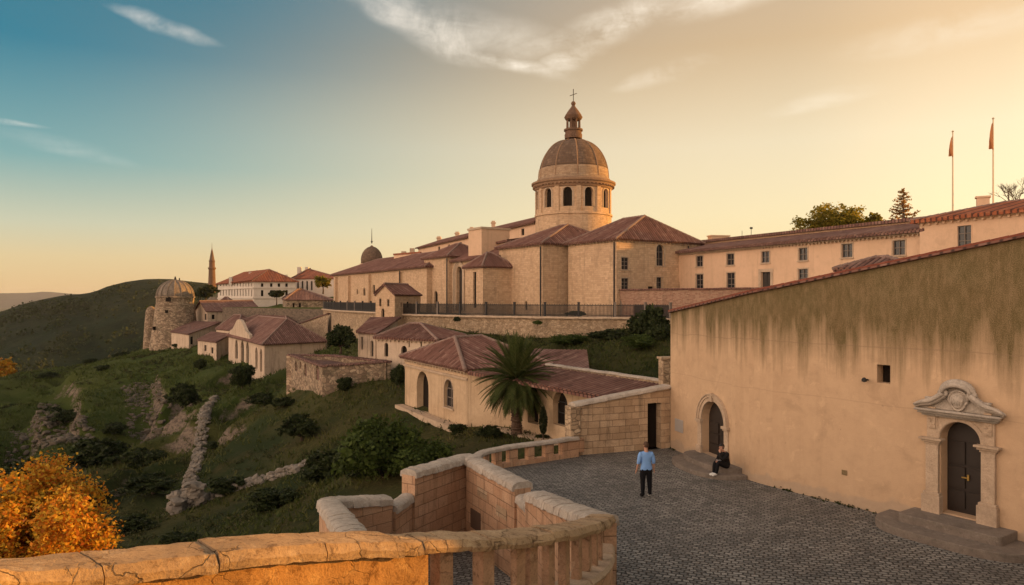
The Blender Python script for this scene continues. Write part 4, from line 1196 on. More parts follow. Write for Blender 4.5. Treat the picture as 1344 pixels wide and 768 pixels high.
# pediment: cornice, two swept scrolls, shield in the middle
pd = MB(); hw = r2+pw2+.20
for k, (g, hh, out) in enumerate(((.0, .07, .20), (.07, .08, .30), (.13, .05, .38))):
    pd.obox(A2.pt(c2-hw+.16-g, zt2+[0, .068, .146][k], -.02), t3*(2*(hw-.16+g)), n3*out, up*hh)
zc = zt2+.20
for sg in (-1, 1):
    pts = []
    for k in range(15):
        f = k/14; x = lerp(hw+.02, .36, f); z = zc+.03+.40*(f**1.5)+.10*math.sin(f*math.pi*1.9)*(1-f)*.6
        pts.append((x, z))
    for off, rr in ((.18, .085), (.27, .06), (.09, .07)):
        pd.tube([A2.pt(c2+sg*x, z+(.05 if off > .2 else 0), off) for x, z in pts], [rr*(.55+.6*min(1, k/7)) for k in range(15)], 8)
    # scroll ends and small finials
    pd.tube([A2.pt(c2+sg*(.36+.11*math.cos(a_/8*math.pi*1.7)*(1-a_/12)), zc+.46+.11*math.sin(a_/8*math.pi*1.7)*(1-a_/12), .2) for a_ in range(9)], .06, 7)
    pd.box(A2.pt(c2+sg*hw*.66, zc+.30, .18), .2, .13, .07, math.atan2(A2.t.y, A2.t.x))
    # tympanum behind the scroll
    pl = [(c2+sg*x, z) for x, z in pts]; n_ = len(pl)
    for (x0, z0), (x1, z1) in zip(pl, pl[1:]): pd.face([A2.pt(x0, zc, .08), A2.pt(x1, zc, .08), A2.pt(x1, z1, .08), A2.pt(x0, z0, .08)])
pd.face([A2.pt(c2-.36, zc, .085), A2.pt(c2+.36, zc, .085), A2.pt(c2+.36, zc+.55, .085), A2.pt(c2+.2, zc+.72, .085), A2.pt(c2-.2, zc+.72, .085), A2.pt(c2-.36, zc+.55, .085)])
pd.tube([A2.pt(c2+.42*math.cos(math.pi*k/12), zc+.50+.28*math.sin(math.pi*k/12), .2) for k in range(13)], [.05+.07*math.sin(math.pi*k/12) for k in range(13)], 9)
pd.tube([A2.pt(c2+.36*math.cos(math.pi*k/12), zc+.50+.24*math.sin(math.pi*k/12), .29) for k in range(13)], [.03+.05*math.sin(math.pi*k/12) for k in range(13)], 9)
# shield: domed, with a rim and a few carved ridges
sh = [(math.cos(a_*math.pi/10)*.25*(1 if math.sin(a_*math.pi/10) > -.3 else .75), zc+.30+math.sin(a_*math.pi/10)*.27) for a_ in range(20)]
cpt = A2.pt(c2, zc+.32, .26)
for k in range(20):
    x0, z0 = sh[k]; x1, z1 = sh[(k+1) % 20]
    a_, b_ = A2.pt(c2+x0*.7, lerp(zc+.3, z0, .7), .22), A2.pt(c2+x1*.7, lerp(zc+.3, z1, .7), .22)
    pd.face([cpt, a_, b_]); pd.face([a_, A2.pt(c2+x0, z0, .12), A2.pt(c2+x1, z1, .12), b_])
pd.tube([A2.pt(c2+x, z, .15) for x, z in sh+sh[:1]], .035, 6)
for k in range(-2, 3): pd.tube([A2.pt(c2+.065*k, zc+.16+.02*abs(k), .235), A2.pt(c2+.08*k, zc+.46-.03*abs(k), .235)], .018, 5)
pd.build('pediment', M['coping'], po, True)
# small things fixed to the wall
def plate(name, label, cat, w, px0, px1, py0, py1, mat, out=.03):
    o = w.op(px0, px1, py0, py1, noh=1); w.ops.pop()
    mb = MB(); t3 = V((w.t.x, w.t.y, 0)); n3 = V((w.n.x, w.n.y, 0))
    mb.obox(w.pt(o['s0'], o['z0'], .002), t3*(o['s1']-o['s0']), n3*out, V((0, 0, o['z1']-o['z0'])))
    ob = mb.build(name, mat, bevel=.006)
    return tag(ob, label, cat)
pq = plate('wall_plaque', 'grey stone plaque on the ochre wall left of the arched doorway', 'plaque', A1, 886.5, 897, 550.5, 567, M['metal'])
plate('hatch_cover', 'small square cover set flush low in the wall right of the seated person', 'cover', A2, 1105, 1112, 617, 623.5, M['plaster'], .02)
mb = MB(); o = A2.op(1136, 1142, 495, 502, noh=1); A2.ops.pop(); c = (o['s0']+o['s1'])/2; zc_ = (o['z0']+o['z1'])/2
mb.tube([A2.pt(c, zc_, 0), A2.pt(c, zc_, .16)], .03, 8); mb.lathe([(.02, -.06), (.075, -.04), (.075, .03), (.03, .08)], A2.pt(c, zc_, .2), 10)
tag(mb.build('wall_lamp', M['iron']), 'small rusty lamp fitting beside the square hole in the wall', 'lamp')

def steps(name, label, w, c, levels, mat):
    """levels: (half width, how far out, z0, z1, roundness) from the lowest"""
    root = thing(name, label, 'steps', w.pt(c, 0, .5))
    for hw, out, z0, z1, rnd in levels:
        pts = []
        n = 18
        for k in range(n+1):
            a = math.pi*k/n; cx, sy = math.cos(a), math.sin(a)
            e = rnd
            pts.append((c+hw*math.copysign(abs(cx)**e, cx), out*abs(sy)**e))
        poly = [w.pt(a, 0, b-.03 if b < .01 else b) for a, b in pts]
        poly = [V((p.x, p.y)) for p in poly]
        mb = MB(); mb.prism(poly, z0, z1); mb.build('step', mat, root, bevel=.025, fix=True)
    return root
c1 = (d1['s0']+d1['s1'])/2
steps('rounded_steps', 'two rounded grey steps below the arched doorway where a person sits', A1, c1+.3, [(1.95, 1.5, -.1, .17, .8), (1.65, .95, .1, .36, .7)], M['greystep'])
steps('doorway_steps', 'broad grey steps below the carved doorway with a shield', A2, c2+.06, [(2.05, 1.65, -.1, .22, .62), (1.32, .98, .15, .46, .14)], M['greystep'])
# ------------------------------------------------------------------ the domed church
U = V((-.54, .84)).normalized(); VV = V((.84, .54)).normalized()
O = V((3.16, 75.0))
def ch_(u, v): return O+U*u+VV*v
ZT = 4.7
church = thing('church', 'big stone church with a round drum, ribbed dome and lantern with cross', 'church', (7.5, 80, ZT))
CM = hm(wall=M['church'], roof=M['tile'], surround=M['trim'])
def block(u0, u1, v0, v1, ze, zr, roof='hip', axis=0, ops=None, mats=CM, inset=None, over=.4, cornice=True, zb=ZT):
    h = House('', '', '', [ch_(u0, v0), ch_(u1, v0), ch_(u1, v1), ch_(u0, v1)], zb, ze, zr, roof, axis, mats, over, .30, 1.5, inset=inset, cornice=cornice, parent=church)
    if ops: ops(h)
    return h.finish()
EZ = 12.2
# transept with the right wing (walls 0: left-front face, 3: right-front face)
def ops_t(h):
    w = h.walls[3]
    for a in ((815.5, 825, 338, 354), (815.5, 825, 365, 380.5)): w.op(*a, deep=.2, surround=.1)
    w.op(861.5, 871.5, 321, 349, True, deep=.3, surround=.16)
    w.op(861.5, 869.5, 364, 383, deep=.3)
    w.op(850.5, 858, 376, 383, deep=.2, style='blank')
T0 = -8.6
block(T0, -1.0, 2.58, 13.9, EZ, 14.75, 'hip', 0, ops_t, inset=2.2)
def ops_b3(h):
    h.walls[0].op(689, 692, 395, 407, True, deep=.25, style='blank', noh=0)
block(0, 8.6, 0, 12, EZ, 14.6, 'hip', 0, ops_b3)
def ops_b2(h): h.walls[0].op(621, 625, 357, 404, deep=.22, style='blank')
block(6.0, 9.9, -3.62, .3, 10.0, 11.4, 'hip', 1, ops_b2, over=.3)
def ops_b1(h):
    h.walls[0].op(570, 574.5, 382, 404, True, deep=.25, style='blank')
block(20.0, 26.9, -.5, 6, EZ-.3, 13.6, 'hip', 0, ops_b1)
# aisle between, with the pointed portal
aw = Wall(ch_(8.6, .05), ch_(20.1, .05), ch_(12, 9))
pd_ = aw.op(599, 606.5, 350, 408, True, deep=.5, style='door')
pass
mb = MB(); aw.skin(mb, 3, EZ-.9); ao = mb.build('wall', M['church'], church)
close_opening(aw, pd_, church, CM)
mb = MB()
for k in range(3):
    g = dict(pd_); a_ = ring(g, .12+.22*k); b_ = ring(g, .12+.22*k+.16); a_, b_ = a_[1:]+a_[:1], b_[1:]+b_[:1]
    aw.ribbon(mb, a_, b_, .06+.05*k, .06+.05*k, False); aw.ribbon(mb, b_, b_, .06+.05*k, -.02, False); aw.ribbon(mb, a_, a_, -.02, .06+.05*k, False)
mb.build('portal_arch', M['trim'], church)
mb = MB(); roof_face(mb, [v3(ch_(8.2, -.4), EZ-1.0), v3(ch_(20.2, -.4), EZ-1.0), v3(ch_(20.2, 6), 13.7), v3(ch_(8.2, 6), 13.7)]); mb.build('aisle_roof', M['tile'], church)
# tall nave running away from the dome
nv0, nv1 = XY(703, 91), XY(549, 138)
nd = (nv1-nv0).normalized(); nn = V((-nd.y, nd.x)); nn = nn if nn.x > 0 else -nn
nave = House('', '', '', [nv0, nv1, nv1+nn*9, nv0+nn*9], ZT, 16.1, 17.6, 'gable', 0, hm(wall=M['facade'], roof=M['tile']), .5, .30, 0, parent=church)
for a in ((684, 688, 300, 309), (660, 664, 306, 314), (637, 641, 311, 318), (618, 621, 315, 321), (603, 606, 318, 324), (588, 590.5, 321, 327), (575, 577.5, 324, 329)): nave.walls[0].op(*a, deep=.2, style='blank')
nave.finish()
# lower roofs stepping up to the nave
lw0, lw1 = XY(668, 85), XY(566, 118)
low = House('', '', '', [lw0, lw1, lw1+nn*8, lw0+nn*8], ZT, 13.2, 14.4, 'shed', 0, hm(wall=M['facade'], roof=M['tile']), .4, .30, 0, parent=church); low.finish()
bx0 = XY(632, 87)
sb = House('', '', '', [bx0, bx0+U*3.2, bx0+U*3.2+VV*4, bx0+VV*4], ZT, 14.9, 15.2, 'flat', 0, hm(wall=M['facade'], roof=M['trim']), .12, .30, 0, parent=church); sb.finish()
# north wing
wg0, wg1 = XY(560, 95), XY(438, 130)
wd = (wg1-wg0).normalized(); wn2 = V((-wd.y, wd.x)); wn2 = wn2 if wn2.x > 0 else -wn2
wing = House('', '', '', [wg0, wg1, wg1+wn2*12, wg0+wn2*12], ZT, 10.75, 13.2, 'hip', 0, CM, .5, .30, 2, parent=church)
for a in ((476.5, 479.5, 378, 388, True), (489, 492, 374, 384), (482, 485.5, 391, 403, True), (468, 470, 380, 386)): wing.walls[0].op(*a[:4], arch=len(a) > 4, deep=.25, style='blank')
wing.finish()
mb = MB()
for px, w_ in ((527, .7), (487, .7), (460, .9), (443, .9)):
    s_, d_ = hit(wing.walls[0].A, wing.walls[0].B, px); t3 = V((wing.walls[0].t.x, wing.walls[0].t.y, 0)); n3 = V((wing.walls[0].n.x, wing.walls[0].n.y, 0))
    mb = MB(); mb.obox(wing.walls[0].pt(s_, 2, -.02), t3*w_, n3*.45, V((0, 0, 8.3))); mb.build('buttress', M['church'], church)
# end gable of the wing that faces left
# drainpipes
for px, A_, y1 in ((709.5, ch_(.25, 0)-VV*.09, EZ-.3), (589.3, ch_(20.2, -.5)-VV*.09, EZ-.6), (796.5, ch_(T0+.25, 2.58)-VV*.09, EZ-.3)):
    mb = MB(); mb.tube([v3(A_, ZT), v3(A_, y1)], .075, 7); mb.build('drainpipe', M['iron'], church)
A_ = hit(XY(560, 95), XY(438, 130), 529)[0]; p_ = wing.walls[0].pt(A_, 0, .5)
mb = MB(); mb.tube([V((p_.x, p_.y, ZT)), V((p_.x, p_.y, 10.4))], .08, 7); mb.build('drainpipe', M['iron'], church)
p_ = block and ch_(T0, 2.58)+VV*9.6-U*.09
mb = MB(); mb.tube([v3(p_, 7.2), v3(p_, EZ-.3)], .07, 7); mb.build('drainpipe', M['iron'], church)
# chimneys on the nave
for px, pt_, pb_ in ((576, 312, 324), (600, 306, 318), (619, 300, 313), (647.5, 292, 303)):
    s_, d_ = hit(nv0+nn*4.5, nv1+nn*4.5, px); c = nv0+nn*4.5+nd*s_
    w_ = 5.5/F*d_*.9; z0 = 16.4; z1 = Z(pt_, d_)
    mb = MB(); mb.box((c.x, c.y, (z0+z1)/2), w_, w_, z1-z0); mb.box((c.x, c.y, z1-.08), w_*1.35, w_*1.35, .16); mb.box((c.x, c.y, z1+.12), w_*.9, w_*.9, .24)
    mb.build('chimney', M['facade'], church)

# drum, dome and lantern
DC = V((7.46, 88.0, 0)); DR = 4.5
zq = lambda py: Z(py, 84.5)
drum_z0, band_z, wz0, wz1, cor0 = 12.5, zq(279), zq(271.5), zq(246.5), zq(243)
mb = MB()
def round_wall(mb, R, z0, z1, wins, n=72, ww=.085, deep=.35):
    """cylinder with arched openings at the given angles (0 = towards the viewer, + right)"""
    def pt(a, z, r=R): return V((DC.x+r*math.sin(a), DC.y-r*math.cos(a), z))
    cuts = sorted(set([-math.pi+2*math.pi*k/n for k in range(n+1)]+[c-ww+2*ww*k/10 for c in wins for k in range(11)]))
    def top(c, a): return wz1-ww*R+ww*R*math.sqrt(max(0, 1-((a-c)/ww)**2))
    for a, b in zip(cuts, cuts[1:]):
        if b-a < 1e-6: continue
        m = (a+b)/2; c = next((c for c in wins if abs(m-c) < ww), None)
        if c is None: mb.face([pt(a, z0), pt(b, z0), pt(b, z1), pt(a, z1)])
        else:
            mb.face([pt(a, z0), pt(b, z0), pt(b, wz0), pt(a, wz0)])
            mb.face([pt(a, top(c, a)), pt(b, top(c, b)), pt(b, z1), pt(a, z1)])
            mb.face([pt(a, top(c, a)), pt(b, top(c, b)), pt(b, top(c, b), R-deep), pt(a, top(c, a), R-deep)][::-1])
            mb.face([pt(a, wz0), pt(b, wz0), pt(b, wz0, R-deep), pt(a, wz0, R-deep)])
    for c in wins:
        for sg in (-1, 1):
            a = c+sg*ww; q = [pt(a, wz0), pt(a, top(c, a)), pt(a, top(c, a), R-deep), pt(a, wz0, R-deep)]
            mb.face(q if sg < 0 else q[::-1])
    return pt
WIN = [math.radians(d) for d in (-46, -13.5, 19, 53)]
WIN += [math.radians(d) for d in (86, 119, 152, 185-360, -79, -112, -145)]
pt = round_wall(mb, DR, band_z, cor0, WIN, ww=.118)
mb.cyl = (DC.x, DC.y, DR)
drum = mb.build('drum', M['church'], church)
mb = MB(); mb.lathe([(DR+.10, drum_z0-2), (DR+.10, band_z-.25), (DR+.22, band_z-.2), (DR+.22, band_z+.02), (DR+.02, band_z+.06)], DC, 64); mb.cyl = (DC.x, DC.y, DR); mb.build('drum_base', M['church'], church)
for c in WIN:
    wn3 = MB()
    for k in range(10):
        a0, a1 = c-.118+.0236*k, c-.118+.0236*(k+1)
        tp = lambda a: wz1-.118*DR+.118*DR*math.sqrt(max(0, 1-((a-c)/.118)**2))
        wn3.face([pt(a0, wz0, DR-.33), pt(a1, wz0, DR-.33), pt(a1, tp(a1), DR-.33), pt(a0, tp(a0), DR-.33)])
    wn3.build('window', M['dark'], church)
    ar = MB()
    def arcp(R_, out): return [pt(c+R_*math.cos(math.pi*k/12)/DR, wz1-.118*DR+R_*math.sin(math.pi*k/12), DR+out) for k in range(13)]
    i_, j_ = arcp(.53, .05), arcp(.72, .05); k_ = arcp(.72, -.02)
    i_ = [pt(c+.53/DR, wz0, DR+.05)]+i_+[pt(c-.53/DR, wz0, DR+.05)]; j_ = [pt(c+.72/DR, wz0, DR+.05)]+j_+[pt(c-.72/DR, wz0, DR+.05)]
    for q in range(len(i_)-1): ar.face([i_[q], j_[q], j_[q+1], i_[q+1]])
    for q in range(len(j_)-1): ar.face([j_[q], j_[q]-V((0, 0, 0)) + (V((DC.x, DC.y, 0))-V((j_[q].x, j_[q].y, 0)))*.012, j_[q+1]+(V((DC.x, DC.y, 0))-V((j_[q+1].x, j_[q+1].y, 0)))*.012, j_[q+1]])
    ar.build('window_arch', M['trim'], church)
for i, c in enumerate(WIN):
    a = c+math.radians(16.4); p = pt(a, (band_z+cor0)/2, DR+.02)
    pil = MB(); pil.box(p, .55, .22, cor0-band_z, a); pil.build('pilaster', M['church'], church)
# cornice and the low attic below the dome
mb = MB(); mb.lathe([(DR+.05, cor0-.25), (DR+.18, cor0-.12), (DR+.22, cor0+.05), (DR+.40, cor0+.18), (DR+.45, cor0+.36), (DR+.60, cor0+.46), (DR+.60, cor0+.66), (DR-.1, cor0+.95), (DR-.35, cor0+.95)], DC, 72)
for k in range(60):
    a = 2*math.pi*k/60; mb.box(V((DC.x+(DR+.30)*math.sin(a), DC.y-(DR+.30)*math.cos(a), cor0+.12)), .16, .3, .14, a)
mb.build('drum_cornice', M['cornice'], church)
at0 = cor0+.85; at1 = zq(231); dtop = zq(176.5); RD = 4.26; hd = dtop-at1
def dome_r(f): return max(.95, RD*math.cos(f)**.80)
full = [(dome_r(k/24*math.pi/2), at1+hd*1.02*math.sin(k/24*math.pi/2)) for k in range(25)]
cut = 4
mb = MB(); mb.lathe([(RD+.16, at0-.1), (RD+.16, at1+.05)]+[(r+.05, z) for r, z in full[:cut+1]]+[(full[cut][0]-.05, full[cut][1]+.02)], DC, 64); mb.cyl = (DC.x, DC.y, RD); mb.build('dome_base', M['domebase'], church, True)
prof = [p for p in full[cut:] if p[0] > .96]+[(.95, full[-1][1])]
mb = MB(); mb.lathe(prof, DC, 64); mb.cyl = (DC.x, DC.y, RD); dome = mb.build('dome', M['lead'], church, True)
mb = MB()
for k in range(10):
    a = math.radians(2+36*k)
    mb.tube([V((DC.x+(r+.02)*math.sin(a), DC.y-(r+.02)*math.cos(a), z)) for r, z in full if r > .96], .085, 6)
mb.build('dome_rib', M['cornice'], dome)
lz = lambda py: Z(py, 88)
l0, l1, l2, l3 = lz(178), lz(170), lz(157), lz(154)
mb = MB(); mb.lathe([(1.05, l0-.4), (1.08, l0+.1), (1.0, l0+.15), (1.0, l1-.25), (1.15, l1-.2), (1.15, l1), (.4, l1+.02)], DC, 24)
mb.lathe([(.42, l1), (.42, l2)], DC, 12)
for k in range(8):
    a = 2*math.pi*(k+.5)/8; p = V((DC.x+.78*math.sin(a), DC.y-.78*math.cos(a), 0))
    mb.lathe([(.15, l1), (.13, l1+.1), (.11, l2-.15), (.15, l2)], p, 8)
mb.lathe([(.75, l2-.12), (.98, l2), (1.05, l2+.12), (1.12, l3), (.3, l3+.05)], DC, 24)
lan = mb.build('lantern', M['copper'], church, False)
mb = MB(); mb.lathe([(1.08, l3+.02), (.98, l3+.25), (.62, l3+.8), (.28, l3+1.25), (.12, l3+1.55), (.1, lz(139.5))], DC, 24); mb.build('lantern_cap', M['copper'], lan, True)
bz = lz(136); mb = MB(); mb.lathe([(.02, bz-.3), (.2, bz-.22), (.3, bz), (.2, bz+.22), (.02, bz+.3)], DC, 14); mb.build('finial_ball', M['copper'], lan, True)
mb = MB(); mb.tube([V((DC.x, DC.y, bz+.2)), V((DC.x, DC.y, lz(117)))], .05, 6)
mb.tube([V((DC.x-.42, DC.y-.22, lz(126.5))), V((DC.x+.42, DC.y+.22, lz(122)))], .045, 6); mb.build('cross', M['iron'], lan)

# small dome beyond the wing, and the flat lit block next to it
SD = P(488, 347.5, 135)
sd = thing('small_dome', 'small dark lead dome with a needle finial above the long wing roof', 'dome', (SD.x, SD.y, SD.z-4))
k_ = 135/F
mb = MB(); mb.lathe([(1.9, -5), (1.9, -.6), (2.0, -.55), (2.0, -.3), (1.75, -.25)], SD, 24); mb.build('drum', M['facade'], sd)
mb = MB(); mb.lathe([(1.78, -.3), (1.8, .45), (1.72, 1.0), (1.52, 1.55), (1.18, 2.05), (.72, 2.42), (.25, 2.62), (.1, 2.8)], SD, 24); mb.build('dome', M['lead'], sd, True); sd.scale = (1.12, 1.12, 1.12)
mb = MB(); mb.tube([SD+V((0, 0, 3.1)), SD+V((0, 0, 4.2)), SD+V((0, 0, 5.6))], [.09, .06, .03], 6); mb.lathe([(.02, 3.2), (.2, 3.4), (.02, 3.6)], SD, 8); mb.build('finial', M['iron'], sd)
fb = [XY(517, 118), XY(517, 124), XY(551, 124), XY(551, 112)]
blk = House('rooftop_block', 'flat topped plastered block with an orange lit rim behind the long wing', 'building', [XY(551, 113), XY(517, 118), XY(523, 126), XY(556, 120)], 8, Z(334, 116), Z(334, 116)+.1, 'flat', 0, hm(wall=M['facade'], roof=M['tileredlit']), .18, 0, 4)  # orange roof tone paints the sunlit rim
blk.finish()
mb = MB()
for px, y0, y1 in ((541, 333, 326), (530, 333, 330)): mb.box(P(px, (y0+y1)/2, 117), .7, .7, (y0-y1)/F*117)
mb.build('chimney', M['trim'], blk.root)

# ------------------------------------------------------------------ long monastery range on the right
lr0, lr1 = XY(877.5, 75.2), XY(1210, 50.0)
rd = (lr1-lr0).normalized(); rn_ = V((-rd.y, rd.x)); rn_ = rn_ if rn_.x > 0 else -rn_
LM = hm(wall=M['facade'], roof=M['tileold'], surround=M['trim'], frame=M['frame'])
lr = House('long_range', 'long peach rendered range with two rows of windows above the brick court wall', 'building', [lr0, lr1, lr1+rn_*4.5, lr0+rn_*4.5], 7.25, 11.15, 12.0, 'shed', 0, LM, .55, .30, 1)
w = lr.walls[0]
for a in ((914, 922.5, 336, 350), (954, 963.5, 333, 348), (999.5, 1010, 330, 345), (1048.5, 1060, 325.5, 342), (1105, 1119, 320, 338), (1172, 1188, 315.5, 335)): w.op(*a, deep=.18, surround=.10)
for a in ((913.5, 923, 360, 381), (954, 964.5, 358, 381), (1048, 1060.5, 353, 371), (1104, 1120, 351, 370)): w.op(*a, deep=.18, surround=.10)
w.op(999, 1011.5, 357, 381, deep=.25, style='door', surround=.28)
w.op(884.5, 892, 370, 381, deep=.2, style='blank')
lr.finish()
cb = MB(); dentils(cb, lr0, lr1, 10.98, w.n, .12, .36, .2); cb.build('cornice', M['trim'], lr.root)
u0, u1 = XY(889, 80)+rn_*.5, XY(1216, 54.2)+rn_*.5
up = House('', '', '', [u0, u1, u1+rn_*7, u0+rn_*7], 7.25, 12.45, 12.7, 'flat', 0, LM, .35, 0, 0, parent=lr.root, cornice=False); up.finish()
mb = MB(); c = P(943, 311, 84); mb.box((c.x, c.y, 12.6), 2.2, 1.0, 2.2, .2); mb.box((c.x, c.y, 13.75), 2.4, 1.15, .15, .2)
c = P(958, 312, 83); mb.box((c.x, c.y, 12.4), .8, .8, 2.1, .2); mb.build('chimney', M['facade'], lr.root)
mb = MB(); c = P(986, 303, 78); mb.tube([V((c.x, c.y, 12.5)), V((c.x, c.y, 14.2))], .03, 5); mb.box((c.x, c.y, 14.1), .3, .05, .2)
c = P(974, 306, 79); mb.tube([V((c.x, c.y, 12.5)), V((c.x, c.y, 13.9))], .025, 5); mb.build('aerial', M['iron'], lr.root)
p_ = lr0+rd*.3+w.n*.1
mb = MB(); mb.tube([v3(p_, 7.3), v3(p_, 11.0)], .07, 7); mb.build('drainpipe', M['iron'], lr.root)
# taller block at the end, roof coloured as if sunlit
n0, n1 = XY(1207, 49.6), XY(1420, 40.5)
nb = House('end_block', 'taller peach block with a low tiled roof painted sunlit orange ending the long range', 'building', [n0, n1, n1+rn_*9, n0+rn_*9], 7.25, Z(290, 49.6)-.1, 12.75, 'hip', 0, hm(wall=M['facade'], roof=M['tileredlit'], surround=M['facade']), .45, .30, 1, inset=3)  # orange roof colour stands in for backlit sun glow
nb.walls[0].op(1257, 1275, 296, 326, deep=.14, style='window', surround=.05)
nb.finish()
c = P(1290, 268, 50); mb = MB(); mb.box((c.x, c.y, 12.9), .75, .6, 1.3, -.5); mb.box((c.x, c.y, 13.5), .9, .75, .12, -.5); mb.build('chimney', M['facade'], nb.root)
# tiled shed roof showing over the wall
h = House('low_outbuilding', 'low tiled outbuilding just showing above the mossy wall', 'outbuilding', [XY(1102, 40), XY(1195, 37.5), XY(1215, 41), XY(1120, 43.5)], 4, Z(355, 39), Z(342, 40), 'hip', 0, hm(wall=M['facade'], roof=M['tile']), .3, .3, 4, cornice=False); h.finish()
# brick court wall
cw = [V((9.35, 70.75)), V((13.5, 65.0)), V((20.2, 58.8)), V((24, 55.4))]
ct = thing('brick_wall', 'reddish brick court wall with a small dark arched door below the long range', 'wall', (cw[1].x, cw[1].y, ZT))
mb = MB(); cm = MB()
for i in range(3):
    ww_ = Wall(cw[i], cw[i+1], cw[i]+V((8, 8)))
    if i == 0: oo = ww_.op(806.5, 816, 392.5, 414, True, deep=.3, style='door'); ow = ww_
    ww_.skin(mb, 2, 7.32)
    coping(cm, Path([v3(cw[i]+ww_.n*-.1, 7.42), v3(cw[i+1]+ww_.n*-.1, 7.42)]), .5, .14, 0, ww_.L, .9, .3, .02, .01, 60+i)
mb.build('wall', M['brick'], ct); cm.build('coping', M['tile'], ct)
close_opening(ow, oo, ct, HM)

# ------------------------------------------------------------------ retaining wall, gatehouse and railing
rt = thing('retaining_wall', 'long rubble retaining wall carrying the railing below the church', 'wall', (RETP[5].x, RETP[5].y, 0))
mb = MB(); cm = MB()
for a, b in zip(RETP, RETP[1:]):
    ww_ = Wall(a, b, V((20, 130))); ww_.skin(mb, -3, 4.62)
    coping(cm, Path([v3(a, 4.82), v3(b, 4.82)]), .6, .2, 0, ww_.L, 1.1, .25, .03, .012, int(a.y))
mb.build('wall', M['rubble'], rt); cm.build('coping', M['trim'], rt, True)
RP = Path([v3(p, 4.82) for p in RETP[1:]])
fe = thing('iron_railing', 'dark iron railing along the top of the retaining wall', 'railing', (RETP[5].x, RETP[5].y, 4.8))
bars = MB(); rails = MB(); q = 0
def bar(mb, c, w_, h_, t, r):
    mb.obox(c-t*w_/2-r*w_/2, t*w_, r*w_, V((0, 0, h_)))
i = 0
while q < RP.L:
    c = RP.at(q); t, r = RP.frame(q); bar(bars, c, .05, 1.12+.06*(i % 2), t, r); q += .125; i += 1
for zz in (.12, 1.02):
    for a, b in zip(RP.p, RP.p[1:]):
        d = (b-a); n = V((-d.y, d.x, 0)).normalized(); rails.obox(a+V((0, 0, zz))-n*.025, d, n*.05, V((0, 0, .05)))
bars.build('bars', M['iron'], fe); rails.build('rail', M['iron'], fe)
q = 0
while q < RP.L:
    c = RP.at(q); t, r = RP.frame(q); pm = MB(); pm.obox(c-t*.09-r*.09, t*.18, r*.18, V((0, 0, 1.3))); pm.obox(c-t*.11-r*.11+V((0, 0, 1.3)), t*.22, r*.22, V((0, 0, .06)))
    pm.build('post', M['frame'] if int(q) % 3 == 0 else M['iron'], fe); q += 3.4
gh = [XY(518, 79), XY(493, 81.6), XY(516, 86.6), XY(552, 84.2)]
g = House('gatehouse', 'little stone gatehouse with a tiled gable roof standing on the retaining wall', 'gatehouse', gh, 2.6, Z(387.5, 80), Z(375, 82), 'gable', 1, CM, .22, .3, 2, cornice=False)
g.walls[0].op(497.5, 500.5, 392, 402, deep=.2, style='blank'); g.walls[0].op(508, 511, 393, 402, deep=.2, style='blank'); g.walls[0].op(500.5, 504.5, 405, 422, True, deep=.25, style='blank')
for a in ((534, 537.5, 396, 404), (526, 528, 397, 403)): g.walls[3].op(*a, deep=.2, style='blank')
g.finish()

# ------------------------------------------------------------------ arcaded house row under the retaining wall
KM = hm(wall=M['town'], roof=M['tile'])
k0, k1, k2, k3 = XY(493, 67), XY(470, 69.5), XY(488, 75), XY(522, 73.5)
k = House('corner_house', 'narrow pale house at the left end of the row under the retaining wall', 'house', [k0, k1, k2, k3], 1.1, Z(438, 68), Z(420, 72), 'shed', 0, KM, .3, .30, 2)
k.walls[0].op(473.8, 476.5, 442, 459, deep=.2, style='blank'); k.walls[0].op(486, 490, 447, 468, True, deep=.25, style='door')
k.finish()
r0, r1, r2, r3 = XY(572, 62.5), XY(494, 66.6), XY(510, 73), XY(606, 70)
r = House('row_house', 'long low house with arched openings and a tiled roof below the retaining wall', 'house', [r0, r1, r2, r3], 1.1, Z(445, 65), Z(427, 69), 'hip', 0, KM, .35, .30, 2.5, inset=3.2)
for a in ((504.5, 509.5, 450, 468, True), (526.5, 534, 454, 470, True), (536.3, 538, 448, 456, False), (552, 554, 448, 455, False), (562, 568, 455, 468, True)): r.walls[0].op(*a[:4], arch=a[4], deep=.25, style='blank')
r.finish()

ROWH = [r.fp, k.fp]
# ------------------------------------------------------------------ hall by the palm
PM = hm(wall=M['hallwall'], roof=M['tile'], surround=M['trim'])
l0_, l1_, l2_, l3_ = XY(614, 45), XY(531.5, 55), XY(610, 61), XY(716, 48.5)
hl = House('palm_hall', 'weathered stone hall with arched door and tiled roof behind the palm', 'house', [l0_, l1_, l2_, l3_], -1.5, 2.02, 3.55, 'hip', 1, PM, .4, .30, 2.5, inset=2.0)
w = hl.walls[0]
dd = w.op(547, 562.5, 487.5, 539, True, deep=.55, style='blank'); w.op(583, 595, 498, 535, True, deep=.3, style='window', surround=.1)
mb0 = hl.walls[3]
hl.finish()
mb = MB()
for ww_ in (w,):
    t3 = V((ww_.t.x, ww_.t.y, 0)); n3 = V((ww_.n.x, ww_.n.y, 0))
    mb.obox(ww_.pt(-.1, 1.42, -.02), t3*(ww_.L+.2), n3*.16, V((0, 0, .14))); mb.obox(ww_.pt(-.1, 1.36, -.02), t3*(ww_.L+.2), n3*.08, V((0, 0, .06)))
mb.build('string_course', M['trim'], hl.root)
